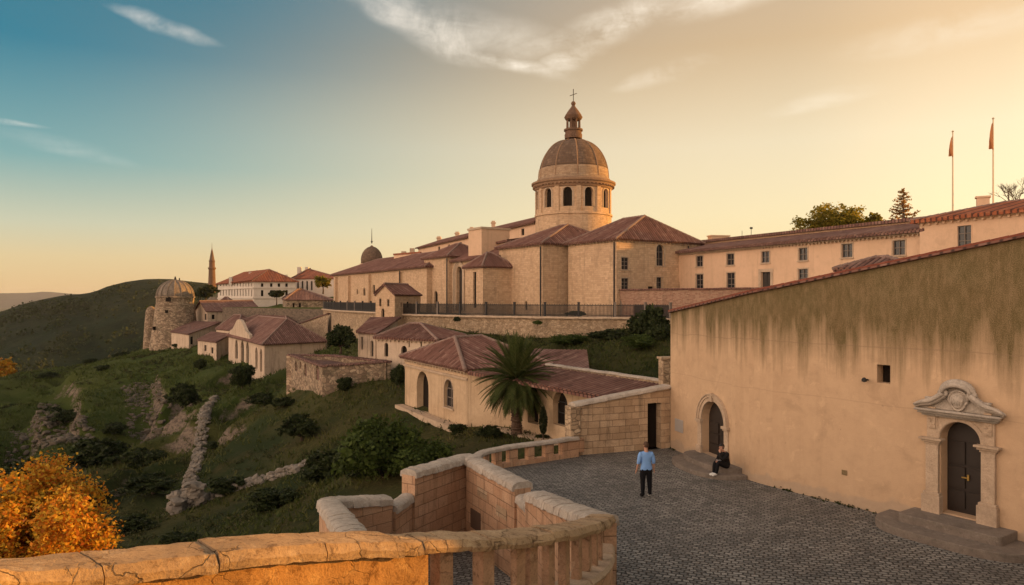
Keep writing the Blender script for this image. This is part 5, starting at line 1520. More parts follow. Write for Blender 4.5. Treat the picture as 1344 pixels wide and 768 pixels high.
# side wall of the hall turns into an arcade towards the square
c0, c1_, c2_ = XY(614.5, 44.9), XY(684, 42.6), XY(850, 32.6)
ac = thing('arcade', 'low arcade wing with tiled roof running from the palm hall to the block wall', 'building', (c1_.x, c1_.y, -1.5))
mb = MB()
wa = Wall(c0, c1_, V((5, 60))); wa.skin(mb, -4, 2.0)
wb = Wall(c1_, c2_, V((10, 60)))
zt_b = lambda s_: lerp(1.95, 1.62, s_/wb.L)
o1 = wb.op(692.5, 706.5, 506.5, 556, True, deep=.5, style='blank'); o2 = wb.op(725.5, 745, 514, 559, True, deep=.45, style='window', surround=0)
wb.skin(mb, -4, zt_b); mb.build('wall', M['hallwall'], ac)
close_opening(wb, o1, ac, PM); close_opening(wb, o2, ac, hm(frame=M['iron'], pane=M['dark']))
mb = MB()
q0, q1 = XY(618, 44.6), XY(852, 32.4); qa, qb = XY(712, 44.9), XY(876, 36.6)
roof_face(mb, [v3(q0+V((-.2, -.3)), 1.98), v3(q1, 1.66), v3(qb, 2.08), v3(qa, 2.22)], .30, .07)
ro = mb.build('roof', M['tile'], ac)
# parapet wall above it and the second roof strip
pa, pb = XY(716, 45.1), XY(873, 36.9)
pw_ = thing('garden_wall', 'long low rubble wall with pale coping rising above the arcade roof', 'wall', (pa.x, pa.y, 2))
mb = MB(); ww_ = Wall(pa, pb, V((20, 60))); zf = lambda s_: lerp(Z(479, 45.1), Z(501, 36.9), s_/ww_.L)
ww_.skin(mb, -2, zf); mb.build('wall', M['rubble'], pw_)
mb = MB(); coping(mb, Path([v3(pa-ww_.n*.15, zf(0)+.1), v3(pb-ww_.n*.15, zf(ww_.L)+.1)]), .42, .12, 0, ww_.L, .8, .4, .02, .012, 71); mb.build('coping', M['coping'], pw_, True)
sa, sb_, sc_, sd_ = XY(700, 49.6), XY(772, 45.0), XY(768, 51.2), XY(690, 54)
rs = House('rear_outbuilding', 'low building with a faded tiled roof between garden wall and grassy bank', 'outbuilding', [sa, sb_, sc_, sd_], .5, 1.85, 2.62, 'shed', 0, hm(wall=M['rubble'], roof=M['tileold']), 0.15, .30, 2, cornice=False); rs.finish()
pr = P(874, 510, 36); mb = MB(); mb.box((pr.x, pr.y, 1.4), .55, .6, 4.2, .2); mb.box((pr.x, pr.y, 3.55), .68, .72, .12, .2)
pier = mb.build('stone_pier', M['rubble'], None, bevel=.02); tag(pier, 'narrow rubble pier standing against the left corner of the rendered building', 'pier')
# walk along the hall front
mb = MB(); mb.prism([l0_+w.n*.15, l1_+w.n*.15, l1_+w.n*.8, l0_+w.n*.95], -4, -1.5); tag(mb.build('stone_walk', M['trim']), kind='structure')
mb = MB(); e0 = XY(640, 43.6)+wb.n*.3; mb.prism([e0, c1_+wb.n*.1, XY(752, 38.3)+wb.n*.1, XY(752, 38.3)+wb.n*1.2, c1_+wb.n*1.2], -3, -1.15); tag(mb.build('arcade_step', M['trim']), kind='structure')

# ------------------------------------------------------------------ roofless court and houses of the old town
m0, m1, m2, m3 = XY(423, 62), XY(380, 75), XY(440, 73), XY(513, 63.3)
rc = thing('ruined_court', 'roofless rubble court walls with small arched windows on the slope', 'ruin', (m0.x, m0.y, -1.6))
mb = MB(); cm = MB()
for i_, (a, b, za, zb_) in enumerate(((m0, m1, Z(481, 62), Z(466, 75)), (m1, m2, Z(466, 75), .75), (m2, m3, .75, Z(475, 63.3)), (m3, m0, Z(475, 63.3), Z(481, 62)))):
    ww_ = Wall(a, b, (m0+m2)/2)
    if i_ == 0:
        ops_ = [ww_.op(387, 390, 474, 487, True, deep=.35, style='blank'), ww_.op(399, 402.5, 477, 494, True, deep=.35, style='blank'), ww_.op(414.5, 418.5, 479, 499, True, deep=.35, style='blank'), ww_.op(393.5, 395.5, 475, 484, deep=.3, style='blank')]; w0_ = ww_
    ww_.skin(mb, -8, lambda s_, za=za, zb_=zb_, L=ww_.L: lerp(za, zb_, s_/L))
    coping(cm, Path([v3(a-ww_.n*.2, za+.12), v3(b-ww_.n*.2, zb_+.12)]), .7, .16, 0, ww_.L, .9, .3, .05, .012, 80+i_)
    iw = Wall(a-ww_.n*.5, b-ww_.n*.5, a+ww_.n*5); iw.skin(mb, -6, lambda s_, za=za, zb_=zb_, L=iw.L: lerp(za, zb_, s_/L))
mb.build('wall', M['ruinwall'], rc); cm.build('coping', M['tileold'], rc)
for o_ in ops_: close_opening(w0_, o_, rc, HM)
fl = MB(); fl.prism([m0+(m2-m0)*.03, m1+(m3-m1)*.03, m2+(m0-m2)*.03, m3+(m1-m3)*.03], -3, .3); fl.build('floor', M['tileold'], rc)
mb = MB(); fw_ = Wall(m3, m0, (m0+m2)/2); t3 = V((fw_.t.x, fw_.t.y, 0)); n3 = V((fw_.n.x, fw_.n.y, 0))
mb.obox(fw_.pt(0, -6, -.02), t3*(fw_.L-.02), n3*.4, V((0, 0, 5.05))); mb.build('plinth', M['ruinwall'], rc)

TM = hm(wall=M['town'], roof=M['tileold'])
g0, g1, g2, g3 = XY(347, 100), XY(300, 124), XY(362, 132), XY(427, 107)
hg = House('pedimented_house', 'weathered town house with tall narrow windows and a small curved gable', 'house', [g0, g1, g2, g3], -3.8, .3, 3.3, 'hip', 0, TM, .5, .30, 3)
for a in ((308.5, 312, 446, 471), (316, 320, 447, 476), (323, 326.5, 449, 478), (335, 338, 456, 484), (341, 344, 458, 488)): hg.walls[0].op(*a, arch=True, deep=.3, style='blank')
hg.finish()
w = hg.walls[0]; mb = MB(); s0_, d0_ = hit(w.A, w.B, 329); s1_, d1_ = hit(w.A, w.B, 302); sa_, sb_ = min(s0_, s1_), max(s0_, s1_)
pts = [(lerp(sa_, sb_, f), .3+2.9*h_) for f, h_ in ((0, 0), (1, 0), (.97, .28), (.82, .42), (.70, .72), (.6, .95), (.5, 1.0), (.4, .95), (.3, .72), (.18, .42), (.03, .28))]
mb.slab([w.pt(a, z, .12) for a, z in pts], V((-w.n.x, -w.n.y, 0))*.45); mb.build('curved_gable', M['town'], hg.root)
cb = MB(); t3 = V((w.t.x, w.t.y, 0)); n3 = V((w.n.x, w.n.y, 0)); cb.obox(w.pt(0, .1, -.02), t3*w.L, n3*.3, V((0, 0, .18)))
w = hg.walls[3]; t3 = V((w.t.x, w.t.y, 0)); n3 = V((w.n.x, w.n.y, 0)); cb.obox(w.pt(0, .1, -.02), t3*w.L, n3*.3, V((0, 0, .18))); cb.build('eaves_band', M['pale'], hg.root)
def simple(name, label, pts, zb, ze, zr, roof, axis, ops=(), mats=TM, side=0, inset=None, cat='house', over=.35, period=.30):
    h = House(name, label, cat, [XY(*p) for p in pts], zb, ze, zr, roof, axis, mats, over, period, 3, inset=inset, cornice=False, group=None)
    for a in ops: h.walls[a[5] if len(a) > 5 else side].op(*a[:4], arch=bool(a[4]), deep=.22, style='blank')
    return h.finish()
simple('town_house', 'streaked low house with a maroon roof at the foot of the round tower', [(248, 139), (225, 147), (248, 155), (288, 147)], -3.5, Z(438, 141), Z(424, 148), 'shed', 0, [(250, 254, 442, 452, 0, 3)])
simple('town_house', 'smallest streaked house between round tower and pedimented house, foot in the grass', [(284, 127), (259.5, 134), (278, 141), (302, 133)], -3.6, Z(449, 129), Z(440, 134), 'shed', 0, [(277, 280, 456, 464, 0), (268, 271, 453, 461, 0)])
simple('town_house', 'stone gabled house behind the round tower with a long maroon roof', [(272, 152), (256, 162), (318, 172), (342, 160)], -.5, Z(409, 154), Z(396, 161), 'gable', 1, [(278, 282, 413, 419, 0, 3), (268, 271, 412, 420, 0)])
simple('town_house', 'low house with a plain roof squeezed behind the curved gable', [(312, 131), (284, 140), (300, 150), (352, 141)], -2.5, Z(433, 136), Z(414, 144), 'hip', 0, [(292, 295, 437, 444, 0)])
simple('town_house', 'house with a broad hipped roof just above the pedimented house', [(378, 126), (318, 138), (340, 150), (412, 138)], -.5, Z(423, 130), Z(411, 138), 'hip', 0, [])
simple('town_house', 'pale low house with a stepped parapet and long roof left of the retaining wall', [(432, 128), (346, 149), (360, 158), (446, 140)], 1.5, Z(416, 138), Z(408, 143), 'shed', 0, [])
simple('town_house', 'stone barn with a maroon roof and buttressed front beside the church wing', [(376, 150), (371, 158), (392, 170), (436, 152)], 4.0, Z(394, 151), Z(381, 160), 'hip', 1, [(392, 395, 398, 404, 0, 3), (384, 386.5, 398, 404, 0, 3)], hm(wall=M['ruinwall'], roof=M['tileold']))
simple('town_house', 'dark roofed shed below the white palace', [(302, 165), (284, 170), (290, 178), (312, 172)], 1.5, Z(400, 166), Z(391, 172), 'hip', 0, [])
st_ = thing('stepped_wall', 'long sloping rubble wall climbing from the old houses to the retaining wall', 'wall', (-28, 125, 0))
mb = MB(); a, b = XY(384, 122), XY(430, 112); ww_ = Wall(a, b, V((-10, 140))); ww_.skin(mb, -4, lambda s_: lerp(Z(428, 122), Z(412, 112), s_/ww_.L)); mb.build('wall', M['rubble'], st_)
cm = MB(); coping(cm, Path([v3(a-ww_.n*.2, Z(428, 122)+.15), v3(b-ww_.n*.2, Z(412, 112)+.15)]), .7, .2, 0, ww_.L, 1.2, .3, .03, .012, 91); cm.build('coping', M['tileold'], st_)

# white palace and its neighbour
WM = hm(wall=M['pale'], roof=M['tileredlit'], surround=M['pale'])
p0, p1, p2, p3 = XY(333, 186), XY(286, 222), XY(345, 225), XY(388, 187.5)
wp = House('white_palace', 'white three storey palace with a hipped red roof on the skyline', 'building', [p0, p1, p2, p3], Z(404, 186), Z(368.5, 186), Z(357, 205), 'hip', 0, WM, .7, .45, 3, cornice=False)
for k_ in range(12):
    px = 289.5+3.7*k_
    for (a, b) in ((371.5, 376.5), (380, 389)):
        if px < 331: wp.walls[0].op(px-.62, px+.62, a+(333-px)*-.02, b+(333-px)*-.02, deep=.25, style='blank')
for px in (344, 356, 366, 376): 
    for (a, b) in ((372, 376.5), (381, 389)): wp.walls[3].op(px-1.6, px+1.6, a, b, deep=.25, style='blank')
wp.finish()
mb = MB()
for zz in (378.5, 392):
    for ww_ in (wp.walls[0], wp.walls[3]):
        t3 = V((ww_.t.x, ww_.t.y, 0)); n3 = V((ww_.n.x, ww_.n.y, 0)); mb.obox(ww_.pt(0, Z(zz, 186), -.02), t3*ww_.L, n3*.25, V((0, 0, .3)))
mb.build('string_course', M['pale'], wp.root)
for px, py in ((303, 366), (329, 360), (338, 357), (364, 359), (375, 363)):
    c = P(px, py, 205); mb = MB(); mb.box((c.x, c.y, c.z-.6), .8, .8, 2.2); mb.build('chimney', M['pale'], wp.root)
z0_, z1_, z2_, z3_ = XY(386, 205), XY(384, 212), XY(410, 228), XY(444, 196)
w2 = House('white_house', 'white house with a red roof between the palace and the church wing', 'building', [z0_, z1_, z2_, z3_], Z(388, 205), Z(366, 205), Z(355, 212), 'hip', 1, WM, .6, .45, 3, cornice=False)
for px in (391, 397, 403, 409): w2.walls[3].op(px-1.2, px+1.2, 369, 381, deep=.25, style='blank')
w2.finish()
mb = MB()
for px in (393, 403): c = P(px, 356, 212); mb.box((c.x, c.y, c.z), 1, 1, 2.4)
mb.build('chimney', M['pale'], w2.root)

# round tower with its dome and side turret
TC = V((XY(230, 155).x, 155, 0)); k_ = 155/F
rtw = thing('round_tower', 'round stone tower with a weathered dome and a leaning side turret on the hill edge', 'tower', (TC.x, TC.y, -4))
R0 = 22.8*k_
mb = MB(); mb.lathe([(R0*1.42, -8), (R0*1.33, Z(452, 155)), (R0*1.18, Z(430, 155)), (R0*1.04, Z(401, 155)), (R0*1.02, Z(400.5, 155)), (R0*1.05, Z(400, 155)), (R0*1.0, Z(399, 155)), (R0*1.0, Z(391, 155)), (R0*1.06, Z(390.6, 155)), (R0*1.06, Z(389.5, 155)), (R0*.98, Z(389, 155))], TC, 40); mb.cyl = (TC.x, TC.y, R0)
mb.build('wall', M['ruinwall'], rtw)
mb = MB(); pr_ = [(R0*.98*math.cos(a*math.pi/24)**.9, Z(389.2, 155)+(21*k_)*math.sin(a*math.pi/24)) for a in range(12)]+[(.25, Z(367.8, 155))]
mb.lathe(pr_, TC, 40); mb.cyl = (TC.x, TC.y, R0)
dm = mb.build('dome', M['domestone'], rtw, True)
mb = MB()
for i_ in range(16):
    a = 2*math.pi*i_/16; mb.tube([V((TC.x+(r+.05)*math.cos(a), TC.y+(r+.05)*math.sin(a), z)) for r, z in pr_], .13, 5)
mb.build('dome_rib', M['domestone'], dm)
mb = MB(); mb.tube([V((TC.x, TC.y, Z(368, 155))), V((TC.x, TC.y, Z(363, 155)))], [.3, .12], 6); mb.tube([V((TC.x+.9, TC.y, Z(368.5, 155))), V((TC.x+.9, TC.y, Z(365, 155)))], .12, 6); mb.build('finial', M['iron'], dm)
for c_, s_ in (((TC.x+.3, TC.y-R0+.05, Z(392.7, 155)), (.9, .5, 1.0)), ((TC.x+.1, TC.y-R0*1.1, Z(408.5, 155)), (.5, .5, .6)), ((TC.x-2.6, TC.y-R0*1.0, Z(430, 155)), (.4, .9, .7))):
    mb = MB(); mb.box(c_, *s_); mb.build('window', M['dark'], rtw)
tc2 = V((XY(198.5, 158).x, 158, 0))
mb = MB(); mb.lathe([(1.75, -8), (1.62, Z(450, 158)), (1.35, Z(425, 158)), (1.15, Z(412, 158)), (1.2, Z(411, 158)), (1.05, Z(408, 158)), (.75, Z(404, 158)), (.2, Z(402, 158))], tc2, 20); mb.cyl = (tc2.x, tc2.y, 1.4); mb.build('turret', M['ruinwall'], rtw)

# slender tower on the skyline
MC = V((XY(278.2, 235).x, 235, 0)); q_ = lambda py: Z(py, 235); u_ = 235/F
mt = thing('slender_tower', 'slender round stone tower with a pointed cap on the skyline left of the palace', 'tower', (MC.x, MC.y, q_(380)))
mb = MB(); mb.lathe([(5.6*u_, q_(384)), (5.4*u_, q_(376)), (4.6*u_, q_(371)), (4.0*u_, q_(354)), (4.6*u_, q_(353.4)), (5.0*u_, q_(352.4)), (5.0*u_, q_(351.2)), (3.7*u_, q_(351)), (3.5*u_, q_(343.6)), (4.0*u_, q_(343)), (4.0*u_, q_(342.2)), (3.2*u_, q_(342))], MC, 20); mb.build('shaft', M['copper'], mt)
mb = MB(); mb.lathe([(3.4*u_, q_(342.4)), (2.6*u_, q_(338)), (1.4*u_, q_(331)), (.3*u_, q_(326)), (.15*u_, q_(319))], MC, 16); mb.build('cap', M['lead'], mt)

# flagpoles
def flagpole(label, px, pyt, pyb, d, fy0, fy1, wpx):
    c = P(px, pyb, d); zt = Z(pyt, d)
    r_ = thing('flagpole', label, 'flagpole', (c.x, c.y, c.z-1.5), 'flagpoles on the right skyline')
    mb = MB(); mb.tube([(c.x, c.y, c.z-1.5), (c.x, c.y, zt)], [.07, .045], 8); mb.lathe([(.02, -.1), (.1, 0), (.02, .1)], V((c.x, c.y, zt+.08)), 8); mb.build('pole', M['pole'], r_)
    mb = MB(); z0, z1 = Z(fy1, d), Z(fy0, d); w_ = wpx/F*d; n = 14; top, bot = [], []
    rows = []
    for i in range(n+1):       # limp cloth hanging in folds
        f = i/n; row = []
        for j in range(9):
            g = j/8; y = c.y+.16*math.sin(g*7+f*3)*(.3+f); x = c.x-.04-w_*g*(.25+.85*f**.8)*(1 if f < .85 else 1-(f-.85)*.9*(1-g))
            row.append(V((x, y, z1-(z1-z0)*f*(1-.12*g)-.1*g)))
        rows.append(row)
    for a, b in zip(rows, rows[1:]):
        for j in range(8): mb.face([a[j], a[j+1], b[j+1], b[j]])
    mb.build('flag', M['flag'], r_)
flagpole('thin flagpole with limp orange flag, the shorter of the two on the skyline', 1250.5, 174, 276, 60, 179, 206, 4)
flagpole('taller flagpole with limp orange flag at the right edge of the skyline', 1303.5, 157, 270, 57, 161, 197, 4)
# ------------------------------------------------------------------ vegetation
def rand_unit(n):
    v = RNG.normal(size=(n, 3)); return v/np.linalg.norm(v, axis=1)[:, None]
def leaf_quads(c, size, up=.0, asp=1.7, nrm=None):
    """little folded diamonds at points c"""
    n = len(c); a = rand_unit(n); a[:, 2] *= .7; a /= np.linalg.norm(a, axis=1)[:, None]
    r = rand_unit(n) if nrm is None else nrm+rand_unit(n)*.6
    b = np.cross(a, r); b /= np.linalg.norm(b, axis=1)[:, None]+1e-9
    s = (size*RNG.uniform(.65, 1.35, n))[:, None]
    a = a*s*asp*.5; b = b*s*.5
    return np.stack([c-a, c-a*.1+b, c+a, c-a*.1-b], 1).reshape(-1, 3)
def crown_points(lobes, n, shell=.55):
    """points spread through ellipsoid lobes (cx,cy,cz,rx,ry,rz), thicker towards the skin, with gaps"""
    w = np.array([l[3]*l[4]+l[4]*l[5]+l[3]*l[5] for l in lobes], float); w /= w.sum()
    k = RNG.choice(len(lobes), n, p=w); L = np.array(lobes)[k]
    d = rand_unit(n); r = RNG.random(n)**(1-shell)
    return L[:, :3]+d*r[:, None]*L[:, 3:6], d
def make_lobes(rx, ry, rz, n, seed, spread=.62, lo=.28, hi=.5):
    R = np.random.default_rng(seed); out = []
    for i in range(n):
        d = R.normal(size=3); d /= np.linalg.norm(d); d[2] = d[2]*.8+.12
        q = R.uniform(.35, 1)*spread; s = R.uniform(lo, hi)
        out.append((d[0]*rx*q, d[1]*ry*q, rz*(1+.0)+d[2]*rz*q, rx*s, ry*s, rz*s*.9))
    return out
def crown_mesh(lobes, n, size, tw=6, seed=0):
    """leaves sitting on many small twig clumps so that the outline is ragged and gaps remain"""
    nc = max(12, n//26)
    cc, dd = crown_points(lobes, nc, .62)
    k = RNG.integers(0, nc, n); off = RNG.normal(size=(n, 3))*np.array([1, 1, .75])
    sz = np.array([np.mean(l[3:6]) for l in lobes]).mean()*.34
    p = cc[k]+off*sz*.55+dd[k]*sz*.3*RNG.random(n)[:, None]
    return leaf_quads(p, size, nrm=dd[k])
def limbs(mb, lobes, base, r0, hgt):
    """trunk with limbs reaching into the lobes"""
    base = V(base); top = V((base.x, base.y, base.z+hgt))
    mb.tube([base, base.lerp(top, .5)+V((r0*.4, -r0*.3, 0)), top], [r0*1.25, r0, r0*.8], 8)
    for l in lobes[:9]:
        e = V(l[:3]); m = top.lerp(e, .5)+V((0, 0, -.12*(e-top).length))
        mb.tube([top, m, e], [r0*.6, r0*.36, r0*.1], 5)
def tree(name, label, cat, loc, R, n, size, mat, trunk=None, seed=1, group=None, lobes=None, nl=14, bark='bark', spread=.62):
    """loc: foot of the thing; R = (rx, ry, rz) of the crown, trunk = height below the crown"""
    root = thing(name, label, cat, loc, group); lobes = lobes or make_lobes(R[0], R[1], R[2], nl, seed, spread)
    th = trunk or 0
    lb = [(l[0]+loc[0], l[1]+loc[1], l[2]+loc[2]+th, l[3], l[4], l[5]) for l in lobes]
    fast_mesh('crown', crown_mesh(lb, n, size, seed=seed), 4, mat, root)
    mb = MB(); limbs(mb, lb, loc, max(.03, (R[0]+R[2])*.035), th+R[2]*.45); mb.build('trunk' if th > .4 else 'stem', M[bark], root, True)
    return root

def clone(root, loc, rz, sc, label=None):
    r = root.copy(); COL.objects.link(r); r.location = loc; r.rotation_euler = (0, 0, rz); r.scale = sc
    if label: r['label'] = label
    for ch in list(root.children):
        c = ch.copy(); COL.objects.link(c); c.parent = r
    return r

def ground_at(px, d, dz=0):
    p = XY(px, d); return (p[0], p[1], gz(p[0], p[1])+dz)

# golden shrub in the sun behind the parapet, left
gl = make_lobes(1.05, .85, 1.5, 34, 5, .85, .18, .32)
tree('golden_tree', 'dense golden orange autumn tree lit by the sun behind the left end of the parapet', 'tree', (-4.85, 7.45, 2.2), (1.0, .85, 1.3), 62000, .026, M['gold'], .05, 5, None, gl)
def sprig(label, px, d, zt, w_, n, seed, name='leafy_sprig'):
    p = XY(px, d); z0 = gz(p[0], p[1]); root = thing(name, label, 'shrub', (p[0], p[1], z0)); R = random.Random(seed); mb = MB(); pts = []
    for i in range(n):
        a = R.uniform(-1, 1); h_ = R.uniform(.55, 1); x = p[0]+a*w_*.25; tip = V((p[0]+a*w_, p[1]+R.uniform(-.2, .2), z0+(zt-z0)*h_)); b = V((x, p[1], z0)); m = b.lerp(tip, .6)+V((0, 0, .05))
        mb.tube([b, m, tip], [.012, .008, .003], 4, False)
        for k in range(26):
            f = R.uniform(.70, 1); q = m.lerp(tip, (f-.6)/.4); pts.append((q.x+R.gauss(0, .025), q.y+R.gauss(0, .025), q.z+R.gauss(0, .03)))
    mb.build('stem', M['bark'], root)
    fast_mesh('leaves', leaf_quads(np.array(pts), .042), 4, M['yellowtree'], root)
sprig('sunlit yellow green sprig rising behind the parapet coping, right of the golden tree', 296, 7.6, Z(684, 7.6), .16, 18, 3)
sprig('fainter leafy sprig behind the parapet between the golden tree and the brighter sprig', 205, 7.1, Z(700, 7.1), .13, 12, 8)

# bushes on the grassy slope: few kinds, each then copied
def bush_kind(name, label, n, size, mat, seed, R=(1, 1, .8)):
    return tree(name, label, 'bush', (0, 0, 0), R, n, size, mat, 0, seed, 'dark bushes on the grassy slope', nl=13)
kinds = [('d', bush_kind('bush', '', 6500, .085, M['bush'], 11)), ('d', bush_kind('bush', '', 6500, .085, M['bush'], 12, (1.1, .9, .7))), ('l', bush_kind('bush', '', 9000, .062, M['bushlight'], 13, (1, 1, .85)))]
used = [False]*3
def put(px, d, w_px, h_px, kind, label, dz=-.15):
    p = ground_at(px, d, dz); rx = w_px/2/F*d; rz = h_px/2/F*d; R = random.Random(int(px*7+d))
    sc = (rx, rx, rz/.85); k = kinds[kind][1]
    if not used[kind]:
        used[kind] = True; k.location = p; k.rotation_euler = (0, 0, R.uniform(0, 6)); k.scale = sc; k['label'] = label; return k
    return clone(k, p, R.uniform(0, 6.28), sc, label)
BUSH = [(243, 86, 46, 46, 0, 'large dark bush at the top of the ruined stone wall on the slope'), (318, 83, 40, 42, 1, 'dark upright bush in mid slope below the pedimented house'),
 (346, 76, 44, 24, 0, 'low spreading bush just right of the dark upright bush in mid slope'), (505, 34, 130, 118, 2, 'biggest leafy green bush on the slope left of the palm hall'),
 (430, 40, 84, 66, 0, 'dark bush left of the biggest green bush above the bastion'), (560, 33.5, 100, 70, 2, 'leafy green bush right of the biggest one, behind the bastion corner'),
 (470, 36, 90, 60, 1, 'low dark bush in front of the biggest green bush'), (447, 67.2, 48, 44, 0, ''), (452, 61.4, 26, 26, 1, 'small round bush in front of the ruined court wall'),
 (523, 60, 26, 40, 0, 'dark bush between the row house and the palm hall'), (600, 44.2, 34, 20, 1, 'low dark bush at the corner of the palm hall'), (645, 41, 40, 24, 0, 'low dark bush at the foot of the palm trunk, left side'), (712, 40, 26, 12, 1, 'low plant on the ground right of the palm trunk'),
 (234, 145, 20, 9, 1, 'low bush in the grass below the round tower'), (262, 112, 18, 20, 0, 'small dark bush on the bright grass below the streaked houses'), (308, 100, 26, 14, 1, 'bush hugging the foot of the pedimented house'),
 (330, 98, 26, 14, 0, 'second bush hugging the foot of the pedimented house, nearer its corner'), (272, 122, 14, 10, 1, 'little bush at the foot of the smallest streaked house'), (282, 66, 30, 14, 0, 'flat bush beside the ruined wall, on its right side'),
 (300, 47, 60, 26, 1, 'low bush above the horizontal stretch of ruined wall'), (395, 54, 60, 46, 0, 'dark bush in mid slope left of the green bushes'), (150, 90, 40, 20, 1, ''), (130, 72, 90, 58, 0, 'largest dark bush in the hollow left of the ruined wall'), (190, 66, 70, 50, 1, 'dark bush in the hollow right of the largest one'), (90, 100, 40, 24, 0, ''), (30, 84, 60, 36, 1, ''), (70, 118, 34, 16, 0, ''), (175, 112, 34, 14, 0, ''), (135, 135, 26, 12, 1, ''), (20, 120, 40, 20, 0, ''),
 (200, 52, 80, 34, 0, ''), (110, 52, 90, 36, 1, ''), (170, 42, 70, 30, 0, ''), (360, 36, 80, 34, 1, ''), (40, 60, 90, 46, 0, ''), (235, 34, 60, 30, 1, ''), (372, 66, 40, 18, 0, ''), (160, 155, 26, 9, 0, ''), (118, 146, 22, 9, 1, ''), (60, 140, 30, 13, 0, '')]
for b in BUSH[:]:
    lab = b[5] or 'dark bush scattered over the lower left slope among grass and rock'
    if b[0] == 447: lab = 'big round dark tree-like bush rising behind the ruined court'
    put(*b[:5], lab, {447: 2.0, 505: -.9, 560: -.6, 430: -.5, 470: -.4}.get(b[0], -.2))
# greenery right: bank below the railing
for px, d, w_, h_, k, lab in ((852, 57.5, 66, 74, 0, 'tall dark ivy-like bush filling the corner beside the rendered building'), (872, 55.5, 44, 54, 1, 'dark bush half hidden by the left edge of the rendered building'), (745, 64, 60, 20, 2, 'pale green bush at the foot of the retaining wall, left end of the bank'), (800, 62, 70, 20, 0, 'dark bush along the foot of the retaining wall, mid bank'), (835, 54, 60, 26, 2, 'green bush on the bank near the rendered building'),
   (705, 68.2, 14, 9, 2, 'small tuft growing from the retaining wall under the railing'), (600, 73.2, 12, 10, 0, 'small tuft on the retaining wall left of the tallest buttress'), (487, 96, 12, 14, 2, 'shrub growing on the retaining wall left of the gatehouse'), (755, 71, 36, 10, 0, 'low shrub against the church wall behind the railing')):
    b = put(px, d, w_, h_, k, lab, -1.3 if px in (852, 872) else -.15)
    if px in (705, 600, 487): p = XY(px, d); b.location = (p[0], p[1]-.25, {705: Z(428, d), 600: Z(424, d), 487: Z(421, d)}[px])
    if px == 755: p = XY(px, d); b.location = (p[0], p[1], 4.65)

# trees of the old town and of the skyline
tree('tree', 'dark round tree behind the round tower, left of the white palace', 'tree', tuple(P(270, 400, 175)), (3.3, 3, 2.2), 5000, .30, M['treedark'], 1.0, 21)
tree('umbrella_tree', 'dark flat-topped tree in front of the right face of the white palace', 'tree', tuple(P(363, 401, 172)), (2.5, 2.2, 1.2), 3500, .26, M['treedark'], 1.6, 22)
tree('tree', 'tree with yellow sunlit leaves in front of the white house with red roof', 'tree', tuple(P(424, 386, 160)), (2.3, 2.1, 1.9), 3500, .26, M['greenlit'], .8, 23)
tree('tree', 'broad sunlit green tree behind the roof of the long range', 'tree', tuple(P(1100, 345, 88)), (5.4, 3.4, 2.5), 11000, .19, M['greenlit'], 2.4, 24, nl=30, spread=.8)
tree('tree', 'small green tree top at the right of the broad one behind the long range', 'tree', tuple(P(1146, 325, 86)), (1.3, 1.2, 1.0), 1800, .16, M['greenlit'], 2.4, 25)
tree('tree', 'small golden lit tree at the left edge below the wooded hill', 'tree', tuple(P(-6, 520, 150)), (5.2, 4.5, 3.4), 6000, .34, M['gold'], 1.5, 26)
# conifer with open tiers
cp = P(1186, 330, 78); ct_ = thing('conifer', 'open tiered conifer on the skyline behind the long range', 'tree', tuple(cp)); mb = MB(); ztop = Z(247, 78); mb.tube([cp, (cp.x, cp.y, ztop)], [.24, .03], 7); pts = []; Rr = random.Random(4)
for i in range(46):
    f = i/45; z = lerp(Z(300, 78), ztop-.1, f); L = lerp(2.25, .35, f**.85)*Rr.uniform(.72, 1.1); a = Rr.uniform(0, 6.28); e = V((cp.x+L*math.cos(a), cp.y+L*math.sin(a), z+.22*L)); b = V((cp.x, cp.y, z))
    m = b.lerp(e, .55)+V((0, 0, -.12*L)); mb.tube([b, m, e], [.045, .03, .01], 4, False)
    for k in range(int(38*L)):
        g = Rr.uniform(.15, 1); q = b.lerp(m, g/.55) if g < .55 else m.lerp(e, (g-.55)/.45); pts.append((q.x+Rr.gauss(0, .10), q.y+Rr.gauss(0, .10), q.z+Rr.gauss(0, .05)))
mb.build('trunk', M['bark'], ct_); fast_mesh('crown', leaf_quads(np.array(pts), .11, asp=2.6), 4, M['conifer'], ct_)
# bare tree
bp_ = P(1332, 300, 62); bt = thing('bare_tree', 'leafless tree with fine branches at the right edge of the skyline', 'tree', tuple(bp_)); mb = MB(); Rr = random.Random(9)
def grow(p, d, L, r, n):
    e = p+d*L; mb.tube([p, p.lerp(e, .5)+V((Rr.gauss(0, .04), 0, Rr.gauss(0, .03)))*L, e], [r, r*.85, r*.62], 4, False)
    if n == 0: return
    for k in range(3 if n > 1 else 4):
        nd_ = (d+V((Rr.gauss(0, .48), Rr.gauss(0, .4), Rr.gauss(.06, .3)))).normalized(); grow(p.lerp(e, Rr.uniform(.55, 1)), nd_, L*Rr.uniform(.6, .82), r*.58, n-1)
grow(V(bp_), V((0, 0, 1)), 1.7, .13, 5); mb.build('branches', M['bark'], bt)

